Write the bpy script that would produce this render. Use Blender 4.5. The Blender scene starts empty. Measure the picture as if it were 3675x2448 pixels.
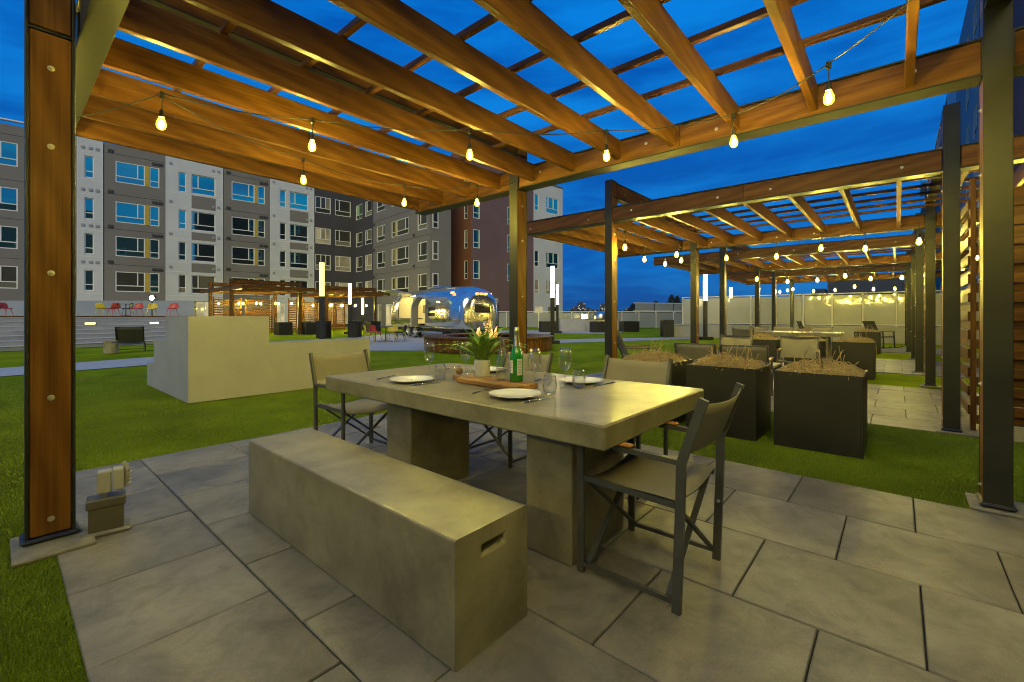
import bpy, bmesh, math, random
import numpy as np
from mathutils import Vector, Matrix

R = math.radians
PI = math.pi
sc = bpy.context.scene
col = sc.collection
rnd = random.Random(7)

# ------------------------------------------------------------------ camera, sky, sun, exposure
YAW = R(40.85)
cam_d = bpy.data.cameras.new('camera')
cam = bpy.data.objects.new('camera', cam_d)
col.objects.link(cam)
cam.location = (0, 0, 1.22)
cam.rotation_euler = (PI / 2, 0, YAW - PI / 2)
cam_d.sensor_width = 36.0
cam_d.lens = 15.68
cam_d.shift_y = -0.0245
cam_d.clip_start = 0.05
cam_d.clip_end = 6000
sc.camera = cam

SUN_EL, SUN_AZ = R(30), R(-143)          # direction the light comes from (azimuth measured from +X)
world = bpy.data.worlds.new('World')
sc.world = world
world.use_nodes = True
wn = world.node_tree.nodes
wl = world.node_tree.links
wn.clear()
w_out = wn.new('ShaderNodeOutputWorld')
w_bg = wn.new('ShaderNodeBackground')
w_sky = wn.new('ShaderNodeTexSky')
w_sky.sky_type = 'NISHITA'
w_sky.sun_disc = False
w_sky.sun_elevation = R(2.0)
w_sky.sun_rotation = PI / 2 - SUN_AZ
w_sky.altitude = 60
w_sky.air_density = 1.2
w_sky.ozone_density = 4.0
w_tc = wn.new('ShaderNodeTexCoord')
w_sep = wn.new('ShaderNodeSeparateXYZ')
wl.new(w_tc.outputs['Generated'], w_sep.inputs[0])
w_ramp = wn.new('ShaderNodeValToRGB')
w_ramp.color_ramp.elements[0].position = 0.0
w_ramp.color_ramp.elements[0].color = (0.012, 0.100, 0.34, 1)
w_ramp.color_ramp.elements[1].position = 0.55
w_ramp.color_ramp.elements[1].color = (0.001, 0.135, 0.58, 1)
e = w_ramp.color_ramp.elements.new(0.10)
e.color = (0.004, 0.140, 0.52, 1)
wl.new(w_sep.outputs['Z'], w_ramp.inputs[0])
w_map = wn.new('ShaderNodeMapping')
w_map.inputs['Scale'].default_value = (1.0, 1.0, 5.0)
w_noise = wn.new('ShaderNodeTexNoise')
w_noise.inputs['Scale'].default_value = 3.1
w_noise.inputs['Detail'].default_value = 7
w_noise.inputs['Roughness'].default_value = 0.55
w_noise.inputs['Distortion'].default_value = 0.35
wl.new(w_tc.outputs['Generated'], w_map.inputs['Vector'])
wl.new(w_map.outputs[0], w_noise.inputs['Vector'])
w_cr = wn.new('ShaderNodeValToRGB')
w_cr.color_ramp.elements[0].position = 0.36
w_cr.color_ramp.elements[0].color = (0.52, 0.62, 0.70, 1)
w_cr.color_ramp.elements[1].position = 0.66
w_cr.color_ramp.elements[1].color = (1.5, 1.36, 1.10, 1)
wl.new(w_noise.outputs['Fac'], w_cr.inputs[0])
w_mul = wn.new('ShaderNodeMix')
w_mul.data_type = 'RGBA'
w_mul.blend_type = 'MULTIPLY'
w_mul.inputs['Factor'].default_value = 1.0
wl.new(w_ramp.outputs[0], w_mul.inputs['A'])
wl.new(w_cr.outputs[0], w_mul.inputs['B'])
w_add = wn.new('ShaderNodeMix')
w_add.data_type = 'RGBA'
w_add.blend_type = 'ADD'
w_add.inputs['Factor'].default_value = 0.006
wl.new(w_mul.outputs['Result'], w_add.inputs['A'])
wl.new(w_sky.outputs[0], w_add.inputs['B'])
wl.new(w_add.outputs['Result'], w_bg.inputs['Color'])
w_bg.inputs['Strength'].default_value = 1.15
wl.new(w_bg.outputs[0], w_out.inputs[0])

sun_d = bpy.data.lights.new('dusk_glow', 'SUN')
sun_d.energy = 2.1
sun_d.angle = R(36)
sun_d.color = (1.0, 0.88, 0.40)
sun = bpy.data.objects.new('dusk_glow', sun_d)
col.objects.link(sun)
sdir = Vector((math.cos(SUN_EL) * math.cos(SUN_AZ), math.cos(SUN_EL) * math.sin(SUN_AZ), math.sin(SUN_EL)))
sun.rotation_euler = sdir.to_track_quat('Z', 'Y').to_euler()

vs = sc.view_settings
vs.view_transform = 'Standard'
vs.look = 'None'
vs.exposure = 0.0
vs.gamma = 1.0
vs.use_curve_mapping = False
sc.render.engine = 'CYCLES'
sc.cycles.use_denoising = True
sc.cycles.denoising_prefilter = 'ACCURATE'
sc.cycles.pixel_filter_type = 'BLACKMAN_HARRIS'
sc.cycles.filter_width = 1.05
sc.cycles.use_light_tree = True
sc.cycles.max_bounces = 7
sc.cycles.diffuse_bounces = 3
sc.cycles.glossy_bounces = 4
sc.cycles.transmission_bounces = 6
sc.cycles.transparent_max_bounces = 14
sc.cycles.sample_clamp_indirect = 4.0
sc.cycles.caustics_reflective = False
sc.cycles.caustics_refractive = False

# ------------------------------------------------------------------ materials
def nodes_of(name):
    m = bpy.data.materials.new(name)
    m.use_nodes = True
    n, l = m.node_tree.nodes, m.node_tree.links
    return m, n, l, n['Principled BSDF']


def coords(n, l, scale=(1, 1, 1), rot=(0, 0, 0), randomize=True):
    tc = n.new('ShaderNodeTexCoord')
    src = tc.outputs['Object']
    if randomize:
        oi = n.new('ShaderNodeObjectInfo')
        mul = n.new('ShaderNodeMath')
        mul.operation = 'MULTIPLY'
        mul.inputs[1].default_value = 37.0
        l.new(oi.outputs['Random'], mul.inputs[0])
        add = n.new('ShaderNodeVectorMath')
        add.operation = 'ADD'
        l.new(src, add.inputs[0])
        l.new(mul.outputs[0], add.inputs[1])
        src = add.outputs[0]
    mp = n.new('ShaderNodeMapping')
    mp.inputs['Scale'].default_value = scale
    mp.inputs['Rotation'].default_value = rot
    l.new(src, mp.inputs['Vector'])
    return mp.outputs[0]


def noise(n, l, vec, scale, detail=4, rough=0.55, dist=0.0):
    t = n.new('ShaderNodeTexNoise')
    t.inputs['Scale'].default_value = scale
    t.inputs['Detail'].default_value = detail
    t.inputs['Roughness'].default_value = rough
    t.inputs['Distortion'].default_value = dist
    l.new(vec, t.inputs['Vector'])
    return t.outputs['Fac']


def ramp(n, l, fac, stops):
    r = n.new('ShaderNodeValToRGB')
    el = r.color_ramp.elements
    while len(el) < len(stops):
        el.new(0.5)
    for k, (p, c) in enumerate(stops):
        el[k].position = p
        el[k].color = (c[0], c[1], c[2], 1)
    l.new(fac, r.inputs[0])
    return r.outputs[0]


def mixc(n, l, a, b, fac, mode='MIX'):
    m = n.new('ShaderNodeMix')
    m.data_type = 'RGBA'
    m.blend_type = mode
    for sock, v in (('A', a), ('B', b)):
        if isinstance(v, tuple):
            m.inputs[sock].default_value = (v[0], v[1], v[2], 1)
        else:
            l.new(v, m.inputs[sock])
    if isinstance(fac, (int, float)):
        m.inputs['Factor'].default_value = fac
    else:
        l.new(fac, m.inputs['Factor'])
    return m.outputs['Result']


def bump(n, l, b, height, strength=0.2, dist=0.01):
    bp = n.new('ShaderNodeBump')
    bp.inputs['Strength'].default_value = strength
    bp.inputs['Distance'].default_value = dist
    l.new(height, bp.inputs['Height'])
    l.new(bp.outputs[0], b.inputs['Normal'])


def pmat(name, c1, c2=None, *args, mottle=0.0, mscale=9.0, **kw):
    m = _pmat(name, c1, c2, *args, **kw)
    if mottle:
        n, l = m.node_tree.nodes, m.node_tree.links
        b = n['Principled BSDF']
        src = b.inputs['Base Color'].links[0].from_socket
        v = coords(n, l)
        f = noise(n, l, v, mscale, 8, 0.68, 0.6)
        t = ramp(n, l, f, [(0.28, (1 - mottle,) * 3), (0.50, (1, 1, 1)), (0.74, (1 + mottle * .6, 1 + mottle * .6, 1 + mottle * .5))])
        l.new(mixc(n, l, src, t, 1.0, 'MULTIPLY'), b.inputs['Base Color'])
    return m


def _pmat(name, c1, c2=None, rough=0.6, metal=0.0, scale=2.5, spread=(0.35, 0.68), bscale=0, bstr=0.2, bdist=0.004,
         fine=0.0, fine_scale=90, spec=0.5, tone=0.0, rvar=0.0):
    m, n, l, b = nodes_of(name)
    b.inputs['Roughness'].default_value = rough
    b.inputs['Metallic'].default_value = metal
    b.inputs['Specular IOR Level'].default_value = spec
    if c2 is None:
        c2 = tuple(v * 0.82 for v in c1)
    v = coords(n, l)
    f = noise(n, l, v, scale, 6, 0.6, 0.4)
    c = ramp(n, l, f, [(spread[0], c2), (spread[1], c1)])
    if fine:
        g = noise(n, l, v, fine_scale, 3, 0.6)
        g2 = ramp(n, l, g, [(0.3, (1 - fine,) * 3), (0.7, (1 + fine * 0.5,) * 3)])
        c = mixc(n, l, c, g2, 1.0, 'MULTIPLY')
    if tone:
        oi = n.new('ShaderNodeObjectInfo')
        t2 = ramp(n, l, oi.outputs['Random'], [(0.0, (1 - tone,) * 3), (1.0, (1 + tone,) * 3)])
        c = mixc(n, l, c, t2, 1.0, 'MULTIPLY')
    l.new(c, b.inputs['Base Color'])
    if rvar:
        rr = n.new('ShaderNodeMapRange')
        rr.inputs['To Min'].default_value = max(0.03, rough - rvar)
        rr.inputs['To Max'].default_value = min(1.0, rough + rvar)
        l.new(f, rr.inputs['Value'])
        l.new(rr.outputs[0], b.inputs['Roughness'])
    if bscale:
        h = noise(n, l, v, bscale, 4, 0.6)
        bump(n, l, b, h, bstr, bdist)
    return m


def wood(name, axis, dark, mid, light, rough=0.42, ring=5.0, tone=0.16):
    """Grain runs along the given local axis."""
    m, n, l, b = nodes_of(name)
    st = [1.0, 1.0, 1.0]
    st[axis] = 0.22
    v = coords(n, l, tuple(st))
    wv = n.new('ShaderNodeTexWave')
    wv.wave_type = 'BANDS'
    wv.bands_direction = 'DIAGONAL'
    wv.inputs['Scale'].default_value = ring
    wv.inputs['Distortion'].default_value = 7.0
    wv.inputs['Detail'].default_value = 3
    wv.inputs['Detail Scale'].default_value = 0.9
    l.new(v, wv.inputs['Vector'])
    st2 = [60.0, 60.0, 60.0]
    st2[axis] = 1.1
    v2 = coords(n, l, tuple(st2))
    g = noise(n, l, v2, 1.0, 5, 0.62)
    v3 = coords(n, l, tuple(2.5 if k != axis else 0.7 for k in range(3)))
    big = noise(n, l, v3, 1.0, 2, 0.5)
    mx = n.new('ShaderNodeMath')
    mx.operation = 'MULTIPLY_ADD'
    mx.inputs[1].default_value = 0.12
    l.new(wv.outputs['Fac'], mx.inputs[0])
    m2 = n.new('ShaderNodeMath')
    m2.operation = 'MULTIPLY_ADD'
    m2.inputs[1].default_value = 0.44
    l.new(g, m2.inputs[0])
    m3 = n.new('ShaderNodeMath')
    m3.operation = 'MULTIPLY'
    m3.inputs[1].default_value = 0.42
    l.new(big, m3.inputs[0])
    l.new(m3.outputs[0], m2.inputs[2])
    l.new(m2.outputs[0], mx.inputs[2])
    c = ramp(n, l, mx.outputs[0], [(0.30, dark), (0.52, mid), (0.78, light)])
    oi = n.new('ShaderNodeObjectInfo')
    t2 = ramp(n, l, oi.outputs['Random'], [(0.0, (1 - tone, 1 - tone * 1.1, 1 - tone)), (1.0, (1 + tone, 1 + tone, 1 + tone * 0.8))])
    c = mixc(n, l, c, t2, 1.0, 'MULTIPLY')
    l.new(c, b.inputs['Base Color'])
    b.inputs['Roughness'].default_value = rough
    b.inputs['Specular IOR Level'].default_value = 0.22
    bump(n, l, b, g, 0.05, 0.001)
    return m


def emis(name, color, strength):
    m, n, l, b = nodes_of(name)
    b.inputs['Base Color'].default_value = (0.8, 0.8, 0.8, 1)
    b.inputs['Emission Color'].default_value = (*color, 1)
    b.inputs['Emission Strength'].default_value = strength
    return m


def clear_glass(name, tint=(0.97, 0.98, 0.97), rough=0.0, base=0.03, edge=1.0, glow=None):
    """Thin clear glass: mostly see-through, mirror-like towards grazing angles."""
    m, n, l, b = nodes_of(name)
    out = n['Material Output']
    tr = n.new('ShaderNodeBsdfTransparent')
    tr.inputs[0].default_value = (*tint, 1)
    gl = n.new('ShaderNodeBsdfGlossy')
    gl.inputs['Roughness'].default_value = max(rough, 0.10)
    gl.inputs['Color'].default_value = (1.0, 0.96, 0.80, 1)
    fr = n.new('ShaderNodeLayerWeight')
    fr.inputs['Blend'].default_value = 0.5
    pw_ = n.new('ShaderNodeMath')
    pw_.operation = 'POWER'
    pw_.inputs[1].default_value = 1.9
    l.new(fr.outputs['Facing'], pw_.inputs[0])
    mr = n.new('ShaderNodeMapRange')
    mr.inputs['To Min'].default_value = base
    mr.inputs['To Max'].default_value = edge
    l.new(pw_.outputs[0], mr.inputs['Value'])
    mx = n.new('ShaderNodeMixShader')
    l.new(mr.outputs[0], mx.inputs[0])
    l.new(tr.outputs[0], mx.inputs[1])
    l.new(gl.outputs[0], mx.inputs[2])
    last = mx.outputs[0]
    if glow:
        em = n.new('ShaderNodeEmission')
        em.inputs[0].default_value = (*glow[0], 1)
        em.inputs[1].default_value = glow[1]
        ad = n.new('ShaderNodeAddShader')
        l.new(last, ad.inputs[0])
        l.new(em.outputs[0], ad.inputs[1])
        last = ad.outputs[0]
    l.new(last, out.inputs[0])
    n.remove(b)
    return m


def mirror_glass(name, refl=(0.55, 0.80, 0.80), fac=0.55, dark=(0.012, 0.014, 0.012), rough=0.03, glow=None):
    """Facade glazing: coated glass over a dim room."""
    m, n, l, b = nodes_of(name)
    out = n['Material Output']
    gl = n.new('ShaderNodeBsdfGlossy')
    gl.inputs['Color'].default_value = (*refl, 1)
    gl.inputs['Roughness'].default_value = rough
    v = coords(n, l)
    f = noise(n, l, v, 0.9, 2)
    bp = n.new('ShaderNodeBump')
    bp.inputs['Strength'].default_value = 0.03
    bp.inputs['Distance'].default_value = 0.05
    l.new(f, bp.inputs['Height'])
    l.new(bp.outputs[0], gl.inputs['Normal'])
    oi_ = n.new('ShaderNodeObjectInfo')
    l.new(ramp(n, l, oi_.outputs['Random'], [(0.0, tuple(x * .4 for x in dark)), (0.72, tuple(x * 1.5 for x in dark)), (0.80, tuple(x * 5 + .015 for x in dark)), (1.0, tuple(x * 8 + .03 for x in dark))]), b.inputs['Base Color'])
    if glow:
        v2 = coords(n, l, (0.5, 0.5, 0.9))
        g = noise(n, l, v2, 1.0, 2)
        c = ramp(n, l, g, [(0.30, tuple(x * 0.35 for x in glow[0])), (0.70, glow[0])])
        l.new(c, b.inputs['Emission Color'])
        b.inputs['Emission Strength'].default_value = glow[1]
    mx = n.new('ShaderNodeMixShader')
    mx.inputs[0].default_value = fac
    l.new(b.outputs[0], mx.inputs[1])
    l.new(gl.outputs[0], mx.inputs[2])
    l.new(mx.outputs[0], out.inputs[0])
    return m


IPE_D, IPE_M, IPE_L = (0.055, 0.021, 0.004), (0.124, 0.054, 0.010), (0.235, 0.116, 0.023)
M = {}
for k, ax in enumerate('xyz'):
    lift = 1.35 if ax == 'z' else 1.0  # vertical timber coloured lighter, standing in for lamplight on the posts
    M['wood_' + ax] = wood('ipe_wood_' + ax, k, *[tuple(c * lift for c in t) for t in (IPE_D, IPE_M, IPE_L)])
M['teak_y'] = wood('teak_y', 1, (0.24, 0.10, 0.025), (0.42, 0.20, 0.06), (0.56, 0.31, 0.11), 0.45)
M['board_wood'] = wood('acacia_y', 1, (0.13, 0.055, 0.018), (0.42, 0.22, 0.07), (0.62, 0.40, 0.15), 0.4, 5)
M['steel'] = pmat('dark_steel', (0.036, 0.036, 0.025), (0.024, 0.025, 0.019), 0.42, 0.35, 3.0, bscale=55, bstr=0.08, rvar=0.1)
M['black_metal'] = pmat('black_metal', (0.022, 0.022, 0.021), (0.014, 0.014, 0.014), 0.45, 0.2)
M['bolt'] = pmat('galvanised_bolt', (0.72, 0.68, 0.55), (0.58, 0.55, 0.45), 0.34, 0.75, 30)
M['plate'] = pmat('base_plate_grout', (0.27, 0.25, 0.20), (0.17, 0.16, 0.13), 0.7, 0, 12, bscale=60)
M['tar'] = pmat('tar_seal', (0.022, 0.024, 0.030), (0.010, 0.010, 0.012), 0.35, 0, 20, bscale=45, bstr=0.6, bdist=0.01)
M['concrete'] = pmat('cast_concrete', (0.315, 0.285, 0.178), (0.165, 0.148, 0.088), 0.30, 0, 2.4, (0.32, 0.68), 160, 0.06, 0.002, 0.08, 120, 0.5, 0, 0.0, mottle=0.30, mscale=5.0)
M['paver'] = pmat('porcelain_paver', (0.270, 0.246, 0.205), (0.122, 0.111, 0.093), 0.50, 0, 1.7, (0.30, 0.66), 120, 0.14, 0.002, 0.16, 190, 0.5, 0.15, 0.10, mottle=0.42, mscale=5.0)
cm_ = M['concrete']
cn_, cl_ = cm_.node_tree.nodes, cm_.node_tree.links
cb_ = cn_['Principled BSDF']
cv_ = coords(cn_, cl_)
vo_ = cn_.new('ShaderNodeTexVoronoi')
vo_.inputs['Scale'].default_value = 30.0
cl_.new(cv_, vo_.inputs['Vector'])
pin_ = ramp(cn_, cl_, vo_.outputs['Distance'], [(0.03, (0.72, 0.72, 0.72)), (0.10, (1, 1, 1))])
msk_ = ramp(cn_, cl_, noise(cn_, cl_, cv_, 3.5, 2), [(0.35, (0, 0, 0)), (0.75, (1, 1, 1))])
src_ = cb_.inputs['Base Color'].links[0].from_socket
cl_.new(mixc(cn_, cl_, src_, mixc(cn_, cl_, (1.0, 1.0, 1.0), pin_, msk_), 1.0, 'MULTIPLY'), cb_.inputs['Base Color'])
M['joint'] = pmat('paver_joint', (0.018, 0.017, 0.015), (0.010, 0.010, 0.009), 0.9)
M['stucco'] = pmat('white_stucco', (0.43, 0.42, 0.365), (0.365, 0.355, 0.31), 0.85, 0, 0.9, bscale=70, bstr=0.35, bdist=0.006, fine=0.05, fine_scale=60, mottle=0.08, mscale=2.2)
M['path'] = pmat('path_concrete', (0.52, 0.51, 0.47), (0.41, 0.40, 0.37), 0.8, 0, 0.6, bscale=60, bstr=0.2, fine=0.06, fine_scale=25)
M['turf'] = pmat('turf_base', (0.315, 0.415, 0.009), (0.185, 0.255, 0.006), 0.95, 0, 0.8, (0.30, 0.66), 260, 0.9, 0.02, 0.30, 170, 0.03)
M['planter'] = pmat('black_planter', (0.020, 0.019, 0.016), (0.012, 0.011, 0.009), 0.5, 0, 1.5, rvar=0.1)
M['straw'] = pmat('dry_straw', (0.50, 0.37, 0.17), (0.30, 0.21, 0.08), 0.8, 0, 22)
M['soil'] = pmat('soil', (0.05, 0.035, 0.02), (0.03, 0.02, 0.012), 0.95, 0, 20, bscale=40, bstr=0.8, bdist=0.03)
M['chair_metal'] = pmat('grey_powdercoat', (0.095, 0.095, 0.082), (0.075, 0.075, 0.066), 0.45, 0.2, 8)
M['sling'] = pmat('taupe_sling', (0.225, 0.206, 0.155), (0.185, 0.170, 0.128), 0.75, 0, 3, bscale=420, bstr=0.5, bdist=0.002, fine=0.12, fine_scale=420)
M['sling_dark'] = pmat('charcoal_sling', (0.060, 0.060, 0.055), (0.045, 0.045, 0.040), 0.7, 0, 3, bscale=300, bstr=0.4, bdist=0.002)
M['white_paint'] = pmat('white_frame', (0.74, 0.74, 0.72), (0.66, 0.66, 0.64), 0.45)
M['plug_white'] = pmat('outlet_plastic', (0.40, 0.39, 0.345), (0.34, 0.33, 0.295), 0.4)
M['box_metal'] = pmat('painted_box', (0.13, 0.118, 0.085), (0.10, 0.09, 0.066), 0.5, 0.2, 6)
M['porcelain'] = pmat('white_porcelain', (0.80, 0.79, 0.75), (0.76, 0.75, 0.71), 0.10)
M['pot'] = pmat('white_ceramic', (0.76, 0.75, 0.70), (0.70, 0.69, 0.64), 0.35, 0, 6)
M['fern'] = pmat('fern_leaf', (0.24, 0.40, 0.045), (0.13, 0.25, 0.022), 0.5, 0, 30)
M['cutlery'] = pmat('steel_cutlery', (0.70, 0.69, 0.66), (0.62, 0.61, 0.58), 0.16, 1.0, 30)
M['foil'] = pmat('silver_foil', (0.74, 0.70, 0.52), (0.62, 0.58, 0.42), 0.26, 1.0, 30, bscale=60, bstr=0.2)
M['twine'] = pmat('twine', (0.36, 0.25, 0.12), (0.22, 0.15, 0.07), 0.9, 0, 120, bscale=200, bstr=0.6)
M['label'] = pmat('paper_label', (0.70, 0.69, 0.60), (0.62, 0.61, 0.53), 0.6)
M['ink'] = pmat('label_ink', (0.10, 0.12, 0.08), (0.08, 0.09, 0.06), 0.7)
M['cord'] = pmat('rubber_cord', (0.018, 0.018, 0.014), (0.012, 0.012, 0.010), 0.5)
M['gray_wall'] = pmat('grey_stucco', (0.190, 0.176, 0.160), (0.168, 0.155, 0.142), 0.85, 0, 0.35, bscale=30, bstr=0.1)
M['white_wall'] = pmat('white_panel', (0.56, 0.57, 0.58), (0.49, 0.50, 0.51), 0.7, 0, 0.3)
M['dark_wall'] = pmat('charcoal_stucco', (0.060, 0.055, 0.066), (0.050, 0.047, 0.055), 0.85, 0, 0.35)
M['brown_wall'] = pmat('rust_brown_siding', (0.215, 0.085, 0.036), (0.18, 0.072, 0.030), 0.75, 0, 0.4)
M['mauve_wall'] = pmat('mauve_siding', (0.165, 0.100, 0.105), (0.140, 0.085, 0.090), 0.8, 0, 0.4)
M['maroon_wall'] = pmat('maroon_siding', (0.13, 0.045, 0.035), (0.10, 0.036, 0.028), 0.8, 0, 0.4)
M['mustard'] = pmat('mustard_panel', (0.48, 0.34, 0.035), (0.42, 0.30, 0.03), 0.6)
M['vent'] = pmat('vent_dark', (0.045, 0.043, 0.045), (0.03, 0.03, 0.03), 0.6)
M['vent_pale'] = pmat('vent_pale', (0.30, 0.30, 0.32), (0.26, 0.26, 0.28), 0.6)
M['parapet'] = pmat('parapet_paint', (0.24, 0.27, 0.33), (0.20, 0.23, 0.28), 0.8, 0, 0.4)
M['riser'] = pmat('bleacher_concrete', (0.46, 0.455, 0.45), (0.34, 0.338, 0.335), 0.8, 0, 0.8, fine=0.08, fine_scale=12)
M['nosing'] = pmat('pale_nosing', (0.62, 0.61, 0.58), (0.54, 0.53, 0.50), 0.7)
M['alu'] = pmat('polished_aluminium', (0.82, 0.80, 0.74), (0.72, 0.71, 0.66), 0.16, 0.93, 1.2, bscale=1.1, bstr=0.12, bdist=0.05)
M['alu_dull'] = pmat('satin_aluminium', (0.70, 0.70, 0.67), (0.60, 0.60, 0.58), 0.3, 1.0, 3)
M['cream'] = pmat('cream_interior', (0.74, 0.70, 0.50), (0.68, 0.64, 0.45), 0.6)
M['tyre'] = pmat('tyre_rubber', (0.018, 0.018, 0.017), (0.012, 0.012, 0.012), 0.8)
M['yellow_plastic'] = pmat('yellow_plastic', (0.55, 0.42, 0.02), (0.50, 0.38, 0.018), 0.45)
M['red_plastic'] = pmat('red_plastic', (0.50, 0.055, 0.045), (0.44, 0.048, 0.04), 0.45)
M['teal_plastic'] = pmat('slate_plastic', (0.075, 0.115, 0.13), (0.06, 0.095, 0.11), 0.45)
M['black_plastic'] = pmat('black_plastic', (0.03, 0.03, 0.028), (0.022, 0.022, 0.02), 0.45)
M['frost'] = pmat('frosted_glass_panel', (0.50, 0.49, 0.37), (0.44, 0.43, 0.32), 0.06, 0, 0.5, spec=0.7)
M['far_glass'] = pmat('balustrade_glass', (0.30, 0.32, 0.34), (0.25, 0.27, 0.29), 0.12, 0, 0.4, spec=0.8)
M['cap_white'] = pmat('cream_rail', (0.70, 0.68, 0.55), (0.62, 0.60, 0.48), 0.5)
M['far_dark'] = pmat('dark_far_wall', (0.055, 0.052, 0.050), (0.040, 0.038, 0.036), 0.9, 0, 0.2)
M['city'] = pmat('city_block', (0.055, 0.065, 0.085), (0.040, 0.050, 0.070), 0.9, 0, 0.05)
M['conifer'] = pmat('conifer_needles', (0.020, 0.030, 0.018), (0.010, 0.016, 0.010), 0.9, 0, 2)
M['bark'] = pmat('bark', (0.05, 0.035, 0.025), (0.03, 0.02, 0.015), 0.9, 0, 5)
M['pane_sky'] = mirror_glass('pane_high', (0.60, 1.0, 0.62), 0.78, (0.006, 0.008, 0.008))
M['pane_dim'] = mirror_glass('pane_low', (0.45, 0.62, 0.45), 0.07, (0.026, 0.023, 0.013))
M['pane_lit'] = mirror_glass('pane_lit', (0.5, 0.7, 0.6), 0.15, (0.05, 0.045, 0.03), 0.05, ((1.0, 0.80, 0.36), 0.22))
M['pane_warm'] = mirror_glass('pane_warm', (0.5, 0.7, 0.6), 0.12, (0.05, 0.045, 0.03), 0.05, ((1.0, 0.82, 0.40), 0.75))
M['van_glass'] = mirror_glass('van_glass', (0.5, 0.5, 0.45), 0.18, (0.022, 0.015, 0.010), 0.04)
M['glass'] = clear_glass('stemware', (0.98, 0.98, 0.96), base=0.07, edge=0.95)
M['glass_bottle'] = clear_glass('clear_bottle', (0.95, 0.96, 0.92), base=0.09, edge=0.95)
M['green_glass'] = pmat('green_bottle', (0.020, 0.24, 0.012), (0.010, 0.15, 0.008), 0.05, 0, 8, spec=0.8)
M['bulb_glass'] = clear_glass('bulb_glass', (1.0, 0.96, 0.60), base=0.04, edge=0.5, glow=((1.0, 0.72, 0.05), 1.6))
M['filament'] = emis('lit_filament', (1.0, 0.84, 0.20), 2250.0)
M['filament_far'] = emis('lit_filament_far', (1.0, 0.84, 0.20), 1350.0)
M['tube'] = emis('lit_tube', (1.0, 0.84, 0.40), 16.0)
M['tube_yellow'] = emis('lit_tube_yellow', (1.0, 0.84, 0.14), 1.7)
M['step_light'] = emis('lit_step_light', (1.0, 0.78, 0.25), 14.0)
M['flood'] = emis('lit_flood', (0.93, 1.0, 0.92), 60.0)
M['flame'] = emis('flame', (1.0, 0.38, 0.03), 1.5)
M['marker'] = emis('lit_marker', (1.0, 0.22, 0.02), 4.0)
M['lamp_warm'] = emis('lit_van_lamp', (1.0, 0.80, 0.30), 12.0)
M['city_light'] = emis('lit_city_window', (1.0, 0.86, 0.60), 0.55)
M['red_light'] = emis('lit_beacon', (1.0, 0.08, 0.05), 6.0)
M['blue_print'] = pmat('blue_print', (0.03, 0.22, 0.45), (0.03, 0.20, 0.42), 0.5)


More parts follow.
